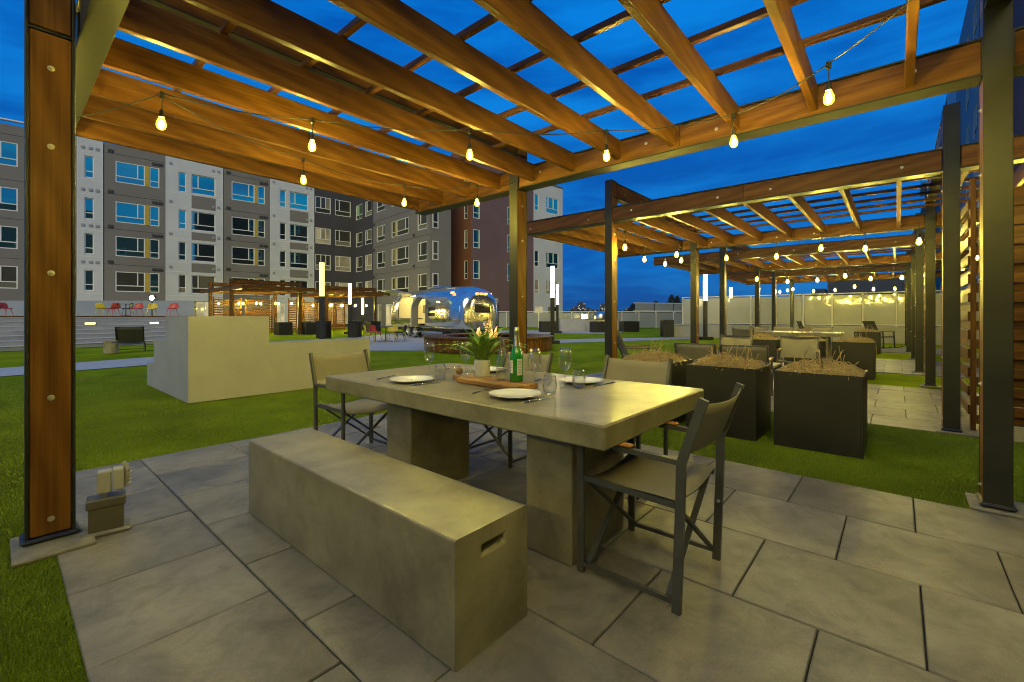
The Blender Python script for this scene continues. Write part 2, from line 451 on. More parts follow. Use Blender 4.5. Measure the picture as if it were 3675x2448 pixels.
# ------------------------------------------------------------------ mesh helpers
class MB:
    def __init__(self):
        self.v = []
        self.f = []

    def add(self, vs_, fs_):
        o = len(self.v)
        self.v += [tuple(p) for p in vs_]
        self.f += [tuple(i + o for i in f) for f in fs_]
        return self

    def box(self, x0, x1, y0, y1, z0, z1, bev=0.0):
        if bev > 0:
            bv = min(bev, (x1 - x0) * .45, (y1 - y0) * .45, (z1 - z0) * .45)
            vs_ = []
            for sx in (0, 1):
                for sy in (0, 1):
                    for sz in (0, 1):
                        X = (x0, x1)[sx]; Y = (y0, y1)[sy]; Z = (z0, z1)[sz]
                        ix = X + (bv, -bv)[sx]; iy = Y + (bv, -bv)[sy]; iz = Z + (bv, -bv)[sz]
                        vs_ += [(X, iy, iz), (ix, Y, iz), (ix, iy, Z)]
            def i(sx, sy, sz, a): return (sx * 4 + sy * 2 + sz) * 3 + a
            fs_ = []
            for s in (0, 1):
                q = [i(s, 0, 0, 0), i(s, 1, 0, 0), i(s, 1, 1, 0), i(s, 0, 1, 0)]
                fs_.append(q if s else q[::-1])
                q = [i(0, s, 0, 1), i(0, s, 1, 1), i(1, s, 1, 1), i(1, s, 0, 1)]
                fs_.append(q if s else q[::-1])
                q = [i(0, 0, s, 2), i(1, 0, s, 2), i(1, 1, s, 2), i(0, 1, s, 2)]
                fs_.append(q if s else q[::-1])
            for a in (0, 1):
                for b in (0, 1):
                    q = [i(a, b, 0, 0), i(a, b, 1, 0), i(a, b, 1, 1), i(a, b, 0, 1)]
                    fs_.append(q if a == b else q[::-1])
                    q = [i(a, 0, b, 0), i(a, 0, b, 2), i(a, 1, b, 2), i(a, 1, b, 0)]
                    fs_.append(q if a == b else q[::-1])
                    q = [i(0, a, b, 1), i(1, a, b, 1), i(1, a, b, 2), i(0, a, b, 2)]
                    fs_.append(q if a != b else q[::-1])
            for sx in (0, 1):
                for sy in (0, 1):
                    for sz in (0, 1):
                        q = [i(sx, sy, sz, 0), i(sx, sy, sz, 1), i(sx, sy, sz, 2)]
                        fs_.append(q if (sx + sy + sz) % 2 == 1 else q[::-1])
            return self.add(vs_, fs_)
        vs_ = [(x0, y0, z0), (x1, y0, z0), (x1, y1, z0), (x0, y1, z0), (x0, y0, z1), (x1, y0, z1), (x1, y1, z1), (x0, y1, z1)]
        return self.add(vs_, [(3, 2, 1, 0), (4, 5, 6, 7), (0, 1, 5, 4), (1, 2, 6, 5), (2, 3, 7, 6), (3, 0, 4, 7)])

    def bar(self, p0, p1, w, h, up=(0, 0, 1)):
        p0, p1 = Vector(p0), Vector(p1)
        d = (p1 - p0).normalized()
        u = Vector(up)
        s = d.cross(u)
        if s.length < 1e-4:
            s = d.cross(Vector((1, 0, 0)))
        s.normalize()
        u = s.cross(d).normalized()
        vs_ = []
        for p in (p0, p1):
            for a, b in ((-1, -1), (1, -1), (1, 1), (-1, 1)):
                vs_.append(p + s * (a * w / 2) + u * (b * h / 2))
        return self.add(vs_, [(3, 2, 1, 0), (4, 5, 6, 7), (0, 1, 5, 4), (1, 2, 6, 5), (2, 3, 7, 6), (3, 0, 4, 7)])

    def tube(self, pts, r, n=8, caps=True):
        pts = [Vector(p) for p in pts]
        rs = r if isinstance(r, (list, tuple)) else [r] * len(pts)
        o = len(self.v)
        ref = None
        for k, p in enumerate(pts):
            if k == 0:
                d = pts[1] - pts[0]
            elif k == len(pts) - 1:
                d = pts[-1] - pts[-2]
            else:
                d = (pts[k + 1] - pts[k]).normalized() + (pts[k] - pts[k - 1]).normalized()
            d.normalize()
            if ref is None:
                ref = Vector((0, 0, 1)) if abs(d.z) < 0.9 else Vector((1, 0, 0))
            s = d.cross(ref).normalized()
            u = s.cross(d).normalized()
            ref = u
            for j in range(n):
                a = 2 * PI * j / n
                self.v.append(tuple(p + (s * math.cos(a) + u * math.sin(a)) * rs[k]))
        for k in range(len(pts) - 1):
            for j in range(n):
                a, b = o + k * n + j, o + k * n + (j + 1) % n
                self.f.append((a, b, b + n, a + n))
        if caps:
            self.f.append(tuple(o + j for j in reversed(range(n))))
            self.f.append(tuple(o + (len(pts) - 1) * n + j for j in range(n)))
        return self

    def lathe(self, prof, n=24, c=(0, 0, 0), a0=0.0, a1=2 * PI):
        o = len(self.v)
        full = abs(a1 - a0 - 2 * PI) < 1e-6
        m = n if full else n + 1
        for r, z in prof:
            for j in range(m):
                a = a0 + (a1 - a0) * j / n
                self.v.append((c[0] + r * math.cos(a), c[1] + r * math.sin(a), c[2] + z))
        for k in range(len(prof) - 1):
            for j in range(n):
                j2 = (j + 1) % m
                a, b = o + k * m + j, o + k * m + j2
                self.f.append((a, b, b + m, a + m))
        return self

    def prism(self, poly, z0, z1):
        n = len(poly)
        vs_ = [(x, y, z0) for x, y in poly] + [(x, y, z1) for x, y in poly]
        fs_ = [tuple(reversed(range(n))), tuple(range(n, 2 * n))]
        fs_ += [(k, (k + 1) % n, n + (k + 1) % n, n + k) for k in range(n)]
        return self.add(vs_, fs_)

    def grid(self, xs, zs, holes, y0=0.0, depth=0.12):
        """Wall sheet in the local XZ plane facing -Y, with real openings and their reveals."""
        X = sorted(set([xs[0], xs[1]] + [v for h in holes for v in h[:2] if xs[0] < v < xs[1]]))
        Z = sorted(set([zs[0], zs[1]] + [v for h in holes for v in h[2:4] if zs[0] < v < zs[1]]))
        for a in range(len(X) - 1):
            for b in range(len(Z) - 1):
                mx, mz = (X[a] + X[a + 1]) / 2, (Z[b] + Z[b + 1]) / 2
                if any(h[0] < mx < h[1] and h[2] < mz < h[3] for h in holes):
                    continue
                self.add([(X[a], y0, Z[b]), (X[a + 1], y0, Z[b]), (X[a + 1], y0, Z[b + 1]), (X[a], y0, Z[b + 1])], [(0, 1, 2, 3)])
        for h in holes:
            x0, x1, z0, z1 = h[:4]
            y1 = y0 + depth
            self.add([(x0, y0, z0), (x1, y0, z0), (x1, y0, z1), (x0, y0, z1), (x0, y1, z0), (x1, y1, z0), (x1, y1, z1), (x0, y1, z1)],
                     [(0, 4, 5, 1), (1, 5, 6, 2), (2, 6, 7, 3), (3, 7, 4, 0)])
        return self

    def mesh(self, name, mat=None, smooth=False, merge=False):
        me = bpy.data.meshes.new(name)
        me.from_pydata(self.v, [], self.f)
        if merge:
            bm = bmesh.new()
            bm.from_mesh(me)
            bmesh.ops.remove_doubles(bm, verts=bm.verts, dist=1e-4)
            bmesh.ops.recalc_face_normals(bm, faces=bm.faces)
            bm.to_mesh(me)
            bm.free()
        if mat:
            me.materials.append(M[mat])
        if smooth:
            me.polygons.foreach_set('use_smooth', [True] * len(me.polygons))
            if smooth != 'all':
                try:
                    me.set_sharp_from_angle(angle=R(42))
                except Exception:
                    pass
        me.update()
        return me

    def build(self, name, mat, parent=None, smooth=False, merge=False):
        return link(name, self.mesh(name, mat, smooth, merge), parent)


def link(name, me, parent=None, loc=None, rot=None):
    o = bpy.data.objects.new(name, me)
    col.objects.link(o)
    if parent is not None:
        o.parent = parent
    if loc is not None:
        o.location = loc
    if rot is not None:
        o.rotation_euler = rot
    return o


def tag(o, label=None, cat=None, group=None, kind=None):
    if label: o['label'] = label
    if cat: o['category'] = cat
    if group: o['group'] = group
    if kind: o['kind'] = kind
    return o


def thing(name, label, cat, loc=(0, 0, 0), rz=0.0, group=None):
    o = link(name, None, None, loc, (0, 0, rz))
    o.empty_display_size = 0.1
    return tag(o, label, cat, group)


def copy_tree(o, parent=None):
    c = o.copy()
    col.objects.link(c)
    c.parent = parent
    for ch in list(o.children):
        copy_tree(ch, c)
    return c


def dup(o, loc, rz, label, group=None):
    c = copy_tree(o)
    c.location = loc
    c.rotation_euler = (0, 0, rz)
    c['label'] = label
    if group:
        c['group'] = group
    return c


def B(x0, x1, y0, y1, z0, z1, bev=0.0):
    return MB().box(x0, x1, y0, y1, z0, z1, bev)


# ------------------------------------------------------------------ setting: ground, lawn, paths, paving
def sheet(name, poly, z, mat, label=None):
    me = bpy.data.meshes.new(name)
    me.from_pydata([(x, y, z) for x, y in poly], [], [tuple(range(len(poly)))])
    me.materials.append(M[mat])
    return tag(link(name, me), label, kind='structure')


g = MB()
gx = [-3000, -60, 90, 3000]
sheet('ground', [(-4000, -4000), (4000, -4000), (4000, 4000), (-4000, 4000)], -0.10, 'far_dark', 'dark ground beyond the courtyard')
sheet('lawn', [(-40, -14), (70, -14), (70, 60), (-40, 60)], -0.018, 'turf', 'green artificial turf lawn between the patios')

# curved concrete walk and plaza, each a step above the turf base
sheet('path', [(-30, 10.2), (-6, 12.9), (0.05, 13.72), (2.6, 14.2), (6.2, 14.75), (8.63, 14.1), (9.86, 12.7), (11.0, 12.2), (14.0, 12.4),
               (16.8, 11.66), (19.0, 10.5), (24.4, 8.36), (25.9, 7.6), (25.9, 9.0), (21.8, 12.0), (19.2, 13.3), (17.2, 15.5),
               (19.5, 17.6), (26.0, 17.9), (27.0, 14.9), (33.0, 16.0), (34.5, 20.0), (24.0, 28.0), (16.0, 25.5), (12.5, 22.6),
               (9.0, 20.2), (6.2, 17.6), (3.08, 16.82), (0.06, 15.94), (-6, 15.0), (-30, 12.4)], -0.004, 'path',
      'pale concrete walk curving across the lawn')

PAV = {}


def paver_mesh(w, d):
    k = (round(w, 3), round(d, 3))
    if k not in PAV:
        PAV[k] = B(-w / 2, w / 2, -d / 2, d / 2, -0.04, 0.0, 0.004).mesh('paver', 'paver')
    return PAV[k]


def paving(xlines, y0, y1, offs, label):
    base = B(xlines[0] + .01, xlines[-1] - .01, y0 + .01, y1 - .01, -0.06, -0.011).build('paving', 'joint')
    tag(base, label, kind='structure')
    for r in range(len(xlines) - 1):
        xa, xb = xlines[r], xlines[r + 1]
        js = [y0]
        y = offs[r % 2]
        while y < y1 - 0.08:
            if y > y0 + 0.08:
                js.append(y)
            y += 0.625
        js.append(y1)
        for k in range(len(js) - 1):
            w, d = xb - xa - 0.0065, js[k + 1] - js[k] - 0.0065
            o = link('paver', paver_mesh(w, d), base, ((xa + xb) / 2, (js[k] + js[k + 1]) / 2, rnd.uniform(-.0012, .0012)))
            o.rotation_euler = (rnd.uniform(-.0012, .0012), rnd.uniform(-.0012, .0012), 0)


paving([0.20, 0.80, 1.45, 2.10, 2.75, 3.395, 4.03], -1.95, 4.88, (-1.64, -1.328), 'grey square pavers under the nearest pergola')
paving([6.48, 7.10, 7.74, 8.39, 9.03, 9.63, 10.22], -1.95, 4.88, (-1.64, -1.328), 'grey square pavers under the second pergola')
paving([12.55, 13.2, 13.85, 14.5, 15.15, 15.8, 16.5], -1.95, 4.88, (-1.64, -1.328), 'grey square pavers under the third pergola')
paving([19.7, 20.35, 21.0, 21.65, 22.3, 22.95], -1.95, 4.88, (-1.64, -1.328), 'grey square pavers under the fourth pergola')

# turf blades near the camera: one object, nobody could count them
def blades(name, rects, label):
    rs = np.random.RandomState(3)
    V, F, n0 = [], [], 0
    for (x0, x1, y0, y1, per_m2, hgt, wid) in rects:
        n = int((x1 - x0) * (y1 - y0) * per_m2)
        x = rs.uniform(x0, x1, n)
        y = rs.uniform(y0, y1, n)
        dist = np.hypot(x, y)
        a = rs.uniform(0, 2 * np.pi, n)
        h = hgt * rs.uniform(0.6, 1.15, n)
        lean = rs.uniform(0.2, 1.0, n) * h * 0.8
        la = rs.uniform(0, 2 * np.pi, n)
        w = wid * rs.uniform(0.7, 1.3, n)
        cx_, sx_ = np.cos(a) * w / 2, np.sin(a) * w / 2
        b0 = np.stack([x - cx_, y - sx_, np.full(n, -0.018)], 1)
        b1 = np.stack([x + cx_, y + sx_, np.full(n, -0.018)], 1)
        mx_, my_ = x + np.cos(la) * lean * .35, y + np.sin(la) * lean * .35
        m0 = np.stack([mx_ - cx_ * .8, my_ - sx_ * .8, h * .6 - .018], 1)
        m1 = np.stack([mx_ + cx_ * .8, my_ + sx_ * .8, h * .6 - .018], 1)
        tp = np.stack([x + np.cos(la) * lean, y + np.sin(la) * lean, h - .018], 1)
        V.append(np.stack([b0, b1, m1, m0, tp], 1).reshape(-1, 3))
        k = (np.arange(n) * 5)[:, None] + n0
        F.append(np.concatenate([np.stack([k + 0, k + 1, k + 2], 2), np.stack([k + 0, k + 2, k + 3], 2), np.stack([k + 3, k + 2, k + 4], 2)], 1).reshape(-1, 3))
        n0 += n * 5
    V = np.concatenate(V)
    F = np.concatenate(F)
    me = bpy.data.meshes.new(name)
    me.vertices.add(len(V))
    me.vertices.foreach_set('co', V.astype(np.float32).ravel())
    me.loops.add(F.size)
    me.loops.foreach_set('vertex_index', F.astype(np.int32).ravel())
    me.polygons.add(len(F))
    me.polygons.foreach_set('loop_start', np.arange(0, F.size, 3, dtype=np.int32))
    me.polygons.foreach_set('loop_total', np.full(len(F), 3, dtype=np.int32))
    me.update(calc_edges=True)
    me.materials.append(M['blade'])
    return tag(link(name, me), label, 'grass', kind='stuff')


bm_, n_, l_, b_ = nodes_of('turf_blade')
v_ = coords(n_, l_, randomize=False)
f1 = noise(n_, l_, v_, 1.1, 4)
f2 = noise(n_, l_, v_, 140.0, 2)
c_ = ramp(n_, l_, f2, [(0.30, (0.100, 0.160, 0.006)), (0.52, (0.190, 0.280, 0.010)), (0.75, (0.32, 0.42, 0.022))])
c_ = mixc(n_, l_, c_, ramp(n_, l_, f1, [(0.32, (0.62, 0.62, 0.62)), (0.66, (1.16, 1.14, 1.14))]), 1.0, 'MULTIPLY')
l_.new(c_, b_.inputs['Base Color'])
b_.inputs['Roughness'].default_value = 0.55
M['blade'] = bm_
blades('grass', [(-0.8, 0.20, 0.9, 3.5, 42000, 0.024, 0.0026), (-1.2, 0.20, 3.5, 4.9, 16000, 0.024, 0.0032), (-1.6, 4.6, 4.88, 7.0, 9000, 0.022, 0.0038), (-2.5, 6.0, 7.0, 9.5, 4200, 0.020, 0.005), (-3.0, 8.0, 9.5, 12.5, 1500, 0.018, 0.007), (4.6, 9.5, 4.9, 7.0, 4500, 0.020, 0.005),
                 (4.03, 6.48, -1.4, 1.9, 26000, 0.024, 0.0028), (4.03, 6.48, 1.9, 4.9, 9000, 0.024, 0.0034)], 'short green turf blades around the patios')

# ------------------------------------------------------------------ pergolas
PX, PY = 3.98, 3.98        # post pitch, along X and along Y
Z_FL, Z_TOP, Z_UP0, Z_UP1 = 2.745, 2.985, 3.155, 3.41


def bolt_mesh():
    return MB().lathe([(0.0001, 0.013), (0.006, 0.013), (0.0065, 0.011), (0.0075, 0.004), (0.0145, 0.003), (0.0155, 0.0), (0.0155, -0.003)], 14).mesh('bolt', 'bolt', True)


BOLT = bolt_mesh()


def bolt(parent, loc, axis):
    rot = {'-y': (PI / 2, 0, 0), '+y': (-PI / 2, 0, 0), '-x': (0, -PI / 2, 0), '+x': (0, PI / 2, 0)}[axis]
    return link('bolt', BOLT, parent, loc, rot)


def make_post(root, x, y):
    p = MB()
    W, D = 0.19, 0.13
    for a in (0.0, W - 0.013):
        p.box(x + a, x + a + 0.013, y, y + D, 0.02, Z_UP1 + 0.02, 0.003)
    p.box(x + 0.013, x + W - 0.013, y + D / 2 - .005, y + D / 2 + .005, 0.02, Z_UP1 + 0.015)
    for z in (Z_FL - 0.004, Z_TOP - 0.008, Z_UP0 - 0.006, Z_UP1 + 0.004):
        p.box(x + 0.013, x + W - 0.013, y + 0.004, y + D - 0.004, z, z + 0.012)
    post = p.build('post', 'steel', root)
    MB().box(x - 0.05, x + 0.255, y - .20, y + D + .06, -0.004, 0.016, 0.005).build('base_plate', 'plate', post)
    s = MB()
    s.box(x - 0.018, x + W + 0.018, y - 0.018, y + D + 0.018, 0.018, 0.045, 0.012)
    s.build('sealant', 'tar', post)
    for z0, z1 in ((0.05, Z_FL - 0.012), (Z_FL + 0.015, Z_TOP - 0.015), (Z_TOP + 0.010, Z_UP0 - 0.012), (Z_UP0 + 0.012, Z_UP1)):
        for ya, yb in ((y + 0.0015, y + D / 2 - .006), (y + D / 2 + .006, y + D - .0015)):
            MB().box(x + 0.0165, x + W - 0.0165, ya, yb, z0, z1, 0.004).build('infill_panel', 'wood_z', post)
    for z in (0.13, 0.78, 1.45, 2.13, 2.55):
        bolt(post, (x + W / 2, y + 0.0015, z), '-y')
        bolt(post, (x + W / 2, y + D - 0.0015, z), '+y')
    return post


RAFTERS = [-2.255 + 0.5465 * k for k in range(16)]       # relative to the seaward post face


def make_pergola(name, label, x0, y0, group, beam_shift=0.0, roof=True):
    """x0, y0: outer corner of the post nearest the origin of the row."""
    root = thing(name, label, 'pergola', (x0, y0, 0), 0, group)
    for px in (0.0, PX):
        for py in (0.0, PY):
            make_post(root, px, py)
    ya, yb = -1.86, PY + 0.13 + 1.88
    segs = [(ya, -0.006), (0.004, 0.126), (0.136, 2.05), (2.054, PY - 0.006), (PY + 0.004, PY + 0.126), (PY + 0.136, yb)]
    for bx in (beam_shift, PX):
        b = MB()
        for z0, z1 in ((Z_FL, Z_FL + 0.013), (Z_TOP - 0.013, Z_TOP)):
            for s0, s1 in (((ya, yb),) if bx != PX and beam_shift else ((ya, -0.002), (0.132, PY - 0.002), (PY + 0.132, yb))):
                b.box(bx + (0.078 if beam_shift and bx != PX else 0.005), bx + (0.205 if beam_shift and bx != PX else 0.185), s0, s1, z0, z1, 0.002)
        for s0, s1 in ((ya, -0.002), (0.132, PY - 0.002), (PY + 0.132, yb)):
            b.box(bx + 0.088, bx + 0.100, s0, s1, Z_FL + 0.013, Z_TOP - 0.013)
        if bx == PX:
            for s in (-0.006, 0.124, PY - 0.006, PY + 0.124):
                b.box(bx + 0.002, bx + 0.03, s, s + 0.012, Z_FL, Z_TOP - 0.01)
        beam = b.build('beam', 'steel', root)
        for s0, s1 in segs:
            if s1 - s0 < 0.2:
                if bx == PX:
                    MB().box(bx + 0.004, bx - 0.003 + 0.012, s0 + .006, s1 - .006, Z_FL + 0.020, Z_TOP - 0.02, 0.002).build('infill_panel', 'wood_y', beam)
                continue
            for xa, xb in (((bx + 0.101, bx + 0.185),) if beam_shift and bx != PX else ((bx + 0.022, bx + 0.086), (bx + 0.102, bx + 0.168))):
                MB().box(xa, xb, s0, s1, Z_FL + 0.014, Z_TOP - 0.014, 0.004).build('infill_panel', 'wood_y', beam)
            nb = max(2, int((s1 - s0) / 0.62))
            for k in range(nb):
                yy = s0 + (k + .5) * (s1 - s0) / nb
                if k % 2 == 0 and not (beam_shift and bx != PX):
                    bolt(beam, (bx + 0.022, yy, (Z_FL + Z_TOP) / 2 + rnd.uniform(-.03, .03)), '-x')
    for py in (0.0, PY):
        b = MB()
        for z0, z1 in ((Z_UP0, Z_UP0 + 0.013), (Z_UP1 - 0.013, Z_UP1)):
            b.box(0.192, PX - 0.002, py + 0.005, py + 0.125, z0, z1, 0.002)
        b.box(0.192, PX - 0.002, py + 0.060, py + 0.070, Z_UP0 + 0.013, Z_UP1 - 0.013)
        beam = b.build('upper_beam', 'steel', root)
        for s0, s1 in ((0.194, 2.05), (2.054, PX - 0.004)):
            for a, c in ((py + 0.016, py + 0.058), (py + 0.072, py + 0.114)):
                MB().box(s0, s1, a, c, Z_UP0 + 0.014, Z_UP1 - 0.014, 0.004).build('infill_panel', 'wood_x', beam)
            for k in range(3):
                bolt(beam, (s0 + (k + .5) * (s1 - s0) / 3, py + 0.016, (Z_UP0 + Z_UP1) / 2), '-y')
    if roof:
        xr0 = beam_shift + (0.188 if beam_shift else 0.171)
        raf = MB().box(xr0, PX + 0.020, -0.024, 0.024, 0.0, 0.195, 0.004).mesh('rafter', 'wood_x')
        for y in RAFTERS:
            if -1.9 < y < yb:
                for py in (0.0, PY):
                    if py - 0.05 < y < py + 0.18:
                        break
                else:
                    link('rafter', raf, root, (0, y, Z_FL + 0.045))
        pur = MB().box(-0.022, 0.022, ya, yb, 0.0, 0.042, 0.003).mesh('purlin', 'wood_y')
        for k in range(7):
            link('purlin', pur, root, (0.335 + 0.505 * k, 0, Z_FL + 0.242))
    return root


perg = make_pergola('pergola', 'nearest pergola of ipe beams and dark steel posts over the dining table', 0.098, -0.538, 'wood and steel pergolas', 0.12)
perg2 = make_pergola('pergola', 'second pergola from the camera, behind the black planters', 6.50, -0.49, 'wood and steel pergolas')
dup(perg2, (-6.30, -0.54, 0), 0, 'unseen pergola added past the left edge to carry the fill bulbs')  # added out of view so the fill bulbs have a frame to hang from
dup(perg2, (12.95, -0.42, 0), 0, 'third pergola from the camera, over a long concrete table')
dup(perg2, (20.0, -0.35, 0), 0, 'fourth pergola, the farthest one before the frosted glass wall')
dup(perg2, (9.0, 29.7, 0), 0, 'distant pergola behind the white stepped wall')
dup(perg2, (15.6, 31.3, 0), 0, 'distant pergola beside the silver caravan')

# ------------------------------------------------------------------ string lights
BULB = {}


def bulb_meshes():
    prof = [(0.0001, -0.098), (0.014, -0.096), (0.024, -0.086), (0.0285, -0.070), (0.027, -0.050), (0.020, -0.030), (0.0145, -0.016), (0.0145, -0.006)]
    BULB['glass'] = MB().lathe(prof, 14).mesh('bulb', 'bulb_glass', 'all')
    BULB['core'] = MB().lathe([(0.0001, -0.083), (0.010, -0.080), (0.0155, -0.066), (0.0135, -0.048), (0.007, -0.032), (0.0001, -0.028)], 8).mesh('filament', 'filament', 'all')
    BULB['core_far'] = MB().lathe([(0.0001, -0.083), (0.010, -0.080), (0.0155, -0.066), (0.0135, -0.048), (0.007, -0.032), (0.0001, -0.028)], 6).mesh('filament', 'filament_far', 'all')
    BULB['socket'] = MB().lathe([(0.0001, 0.034), (0.010, 0.034), (0.015, 0.024), (0.0165, 0.0), (0.0165, -0.014), (0.0001, -0.014)], 12).mesh('socket', 'cord', True)
    BULB['drop'] = MB().tube([(0, 0, 0.13), (0.003, 0.0, 0.08), (0, 0, 0.03)], 0.0035, 6).mesh('drop_cord', 'cord', True)


bulb_meshes()


def sag(p, q, s, n=8):
    out = []
    for k in range(n + 1):
        t = k / n
        out.append((p[0] + (q[0] - p[0]) * t, p[1] + (q[1] - p[1]) * t, p[2] + (q[2] - p[2]) * t - 4 * s * t * (1 - t)))
    return out


def string_light(name, label, pts, zc, sagm=0.03, ends=(), group='strings of warm bulbs', r=0.004, size=1.0):
    """pts: bulb positions along the cable at height zc (or 3-tuples)."""
    P3 = [(p[0], p[1], p[2] if len(p) > 2 else zc) for p in pts]
    root = thing(name, label, 'string light', (P3[0][0], P3[0][1], 0), 0, group)
    ox, oy = P3[0][0], P3[0][1]
    path = []
    chain = ([ends[0]] if len(ends) > 0 and ends[0] else []) + P3 + ([ends[1]] if len(ends) > 1 and ends[1] else [])
    for k in range(len(chain) - 1):
        s = sag(chain[k], chain[k + 1], sagm)
        path += s if k == 0 else s[1:]
    c = MB().tube([(p[0] - ox, p[1] - oy, p[2]) for p in path], r, 6)
    for p in P3:
        c.box(p[0] - ox - .012, p[0] - ox + .012, p[1] - oy - .012, p[1] - oy + .012, p[2] - .03, p[2] + .008)
    c.build('cable', 'cord', root, True)
    for p in P3:
        loc = (p[0] - ox, p[1] - oy, p[2] - 0.145 * size)
        b = link('bulb', BULB['glass'], root, loc)
        b.rotation_euler = (rnd.uniform(-.06, .06), rnd.uniform(-.06, .06), rnd.uniform(0, 6))
        b.scale = (size,) * 3
        link('filament', BULB['core' if size < 1.2 else 'core_far'], b)
        link('socket', BULB['socket'], b)
        link('drop_cord', BULB['drop'], b)
    return root


ZC = 2.70
string_light('string_light', 'string of bulbs swagged under the nearest pergola from its left corner to the right beam',
             [(0.215, 4.95), (0.72, 3.70), (1.555, 3.33), (2.46, 2.57), (3.19, 1.76), (3.54, 0.912), (3.19, 0.306), (2.35, -0.35), (1.25, -0.50), (0.50, 0.35)], ZC, 0.035,
             (None, (0.45, 0.9, 2.76)))
string_light('string_light', 'shorter string of bulbs along the far end of the nearest pergola',
             [(1.89, 4.23), (3.02, 4.22), (3.56, 3.60)], ZC, 0.05, ((0.735, 3.715, 2.69), (3.98, 3.40, 2.80)))
Z2 = 2.58
string_light('string_light', 'added string of fill bulbs on the unseen pergola past the left side',
             [(-2.45, 5.0), (-2.5, 3.4), (-2.45, 2.2), (-2.5, 1.0), (-2.45, -0.2), (-2.5, -1.4)], ZC, 0.05, ((-2.35, 5.3, 2.76), (-2.35, -1.9, 2.76)))  # bulbs added out of view to light the front of the bench
string_light('string_light', 'string of bulbs under the near side of the second pergola',
             [(6.60, 3.31), (7.99, 3.00), (8.88, 3.24), (9.08, 2.46), (9.42, 1.69), (8.77, 0.94), (9.28, 0.40), (8.92, -0.24)], Z2, 0.04, ((6.55, 3.6, 2.8), None), size=1.3)
string_light('string_light', 'pair of bulbs at the left overhang of the second pergola',
             [(8.25, 3.73), (9.23, 3.71)], Z2, 0.04, ((6.7, 3.75, 2.75), (10.4, 3.72, 2.75)), size=1.3)
string_light('string_light', 'string of bulbs under the third pergola',
             [(14.2, 3.04), (15.7, 2.53), (15.7, 1.78), (14.5, 1.04), (16.07, 0.57), (16.16, -0.09)], Z2, 0.04, ((13.1, 3.5, 2.75), None), size=1.55)
string_light('string_light', 'string of bulbs under the fourth pergola in front of the glass wall',
             [(21.06, 3.83), (22.3, 3.88), (21.24, 3.42), (20.4, 3.1), (22.5, 2.67), (22.2, 1.92), (20.0, 1.16), (22.6, 0.72), (22.7, 0.08)], Z2, 0.04, ((20.2, 3.6, 2.75), None), size=1.55)
string_light('string_light', 'string of bulbs behind the tall slat screens at the right, with an added unseen one in front',
             [(5.55, -1.35), (7.4, -1.25), (9.05, -1.30), (10.6, -1.20), (12.1, -1.13), (14.6, -1.13)], Z2, 0.05, size=1.3)  # first bulb is added out of view to light the right-edge screen
string_light('string_light', 'string of bulbs in the distant pergola behind the white stepped wall',
             [(9.6, 33.9), (10.4, 32.6), (10.9, 33.4), (11.1, 31.6), (11.7, 32.6), (12.0, 30.9), (12.6, 32.0), (12.9, 30.6)], 2.45, 0.05, size=2.0)
string_light('string_light', 'string of bulbs in the distant pergola beside the caravan',
             [(16.2, 34.6), (16.9, 33.0), (17.4, 34.2), (17.9, 33.2), (18.4, 34.3), (18.7, 32.6), (19.2, 33.6), (19.4, 32.2)], 2.45, 0.05, size=2.0)

# ------------------------------------------------------------------ dining table, bench, chairs
def concrete_table(label, x0, y0):
    t = thing('dining_table', label, 'table', (x0, y0, 0), 0, 'concrete dining tables')
    MB().box(0, 1.27, 0, 2.41, 0.652, 0.76, 0.008).build('table_top', 'concrete', t)
    for yy in (0.27, 1.55):
        MB().box(0.165, 0.71, yy, yy + 0.285, 0.0, 0.650, 0.006).build('leg', 'concrete', t)
    return t


tab = concrete_table('thick grey concrete dining table laid for four under the nearest pergola', 1.658, 0.925)


def bench(label, x0, y0):
    W, L, H = 0.392, 1.905, 0.452
    b = MB()
    b.add([(0, 0, 0), (W, 0, 0), (W, L, 0), (0, L, 0), (0, 0, H), (W, 0, H), (W, L, H), (0, L, H)],
          [(4, 5, 6, 7), (1, 2, 6, 5), (2, 3, 7, 6), (3, 0, 4, 7), (3, 2, 1, 0)])
    b.grid((0, W), (0, H), [(0.135, 0.255, 0.352, 0.384)], 0.0, 0.09)
    b.add([(0.135, 0.09, 0.352), (0.255, 0.09, 0.352), (0.255, 0.09, 0.384), (0.135, 0.09, 0.384)], [(0, 1, 2, 3)])
    o = b.build('bench', 'concrete', None, False, True)
    bv = o.modifiers.new('soft_edges', 'BEVEL')
    bv.width = 0.011
    bv.segments = 3
    bv.limit_method = 'ANGLE'
    o.location = (x0, y0, 0)
    return tag(o, label, 'bench', 'concrete benches')


bench('solid concrete bench with a hand slot, in front of the dining table', 1.022, 1.142)


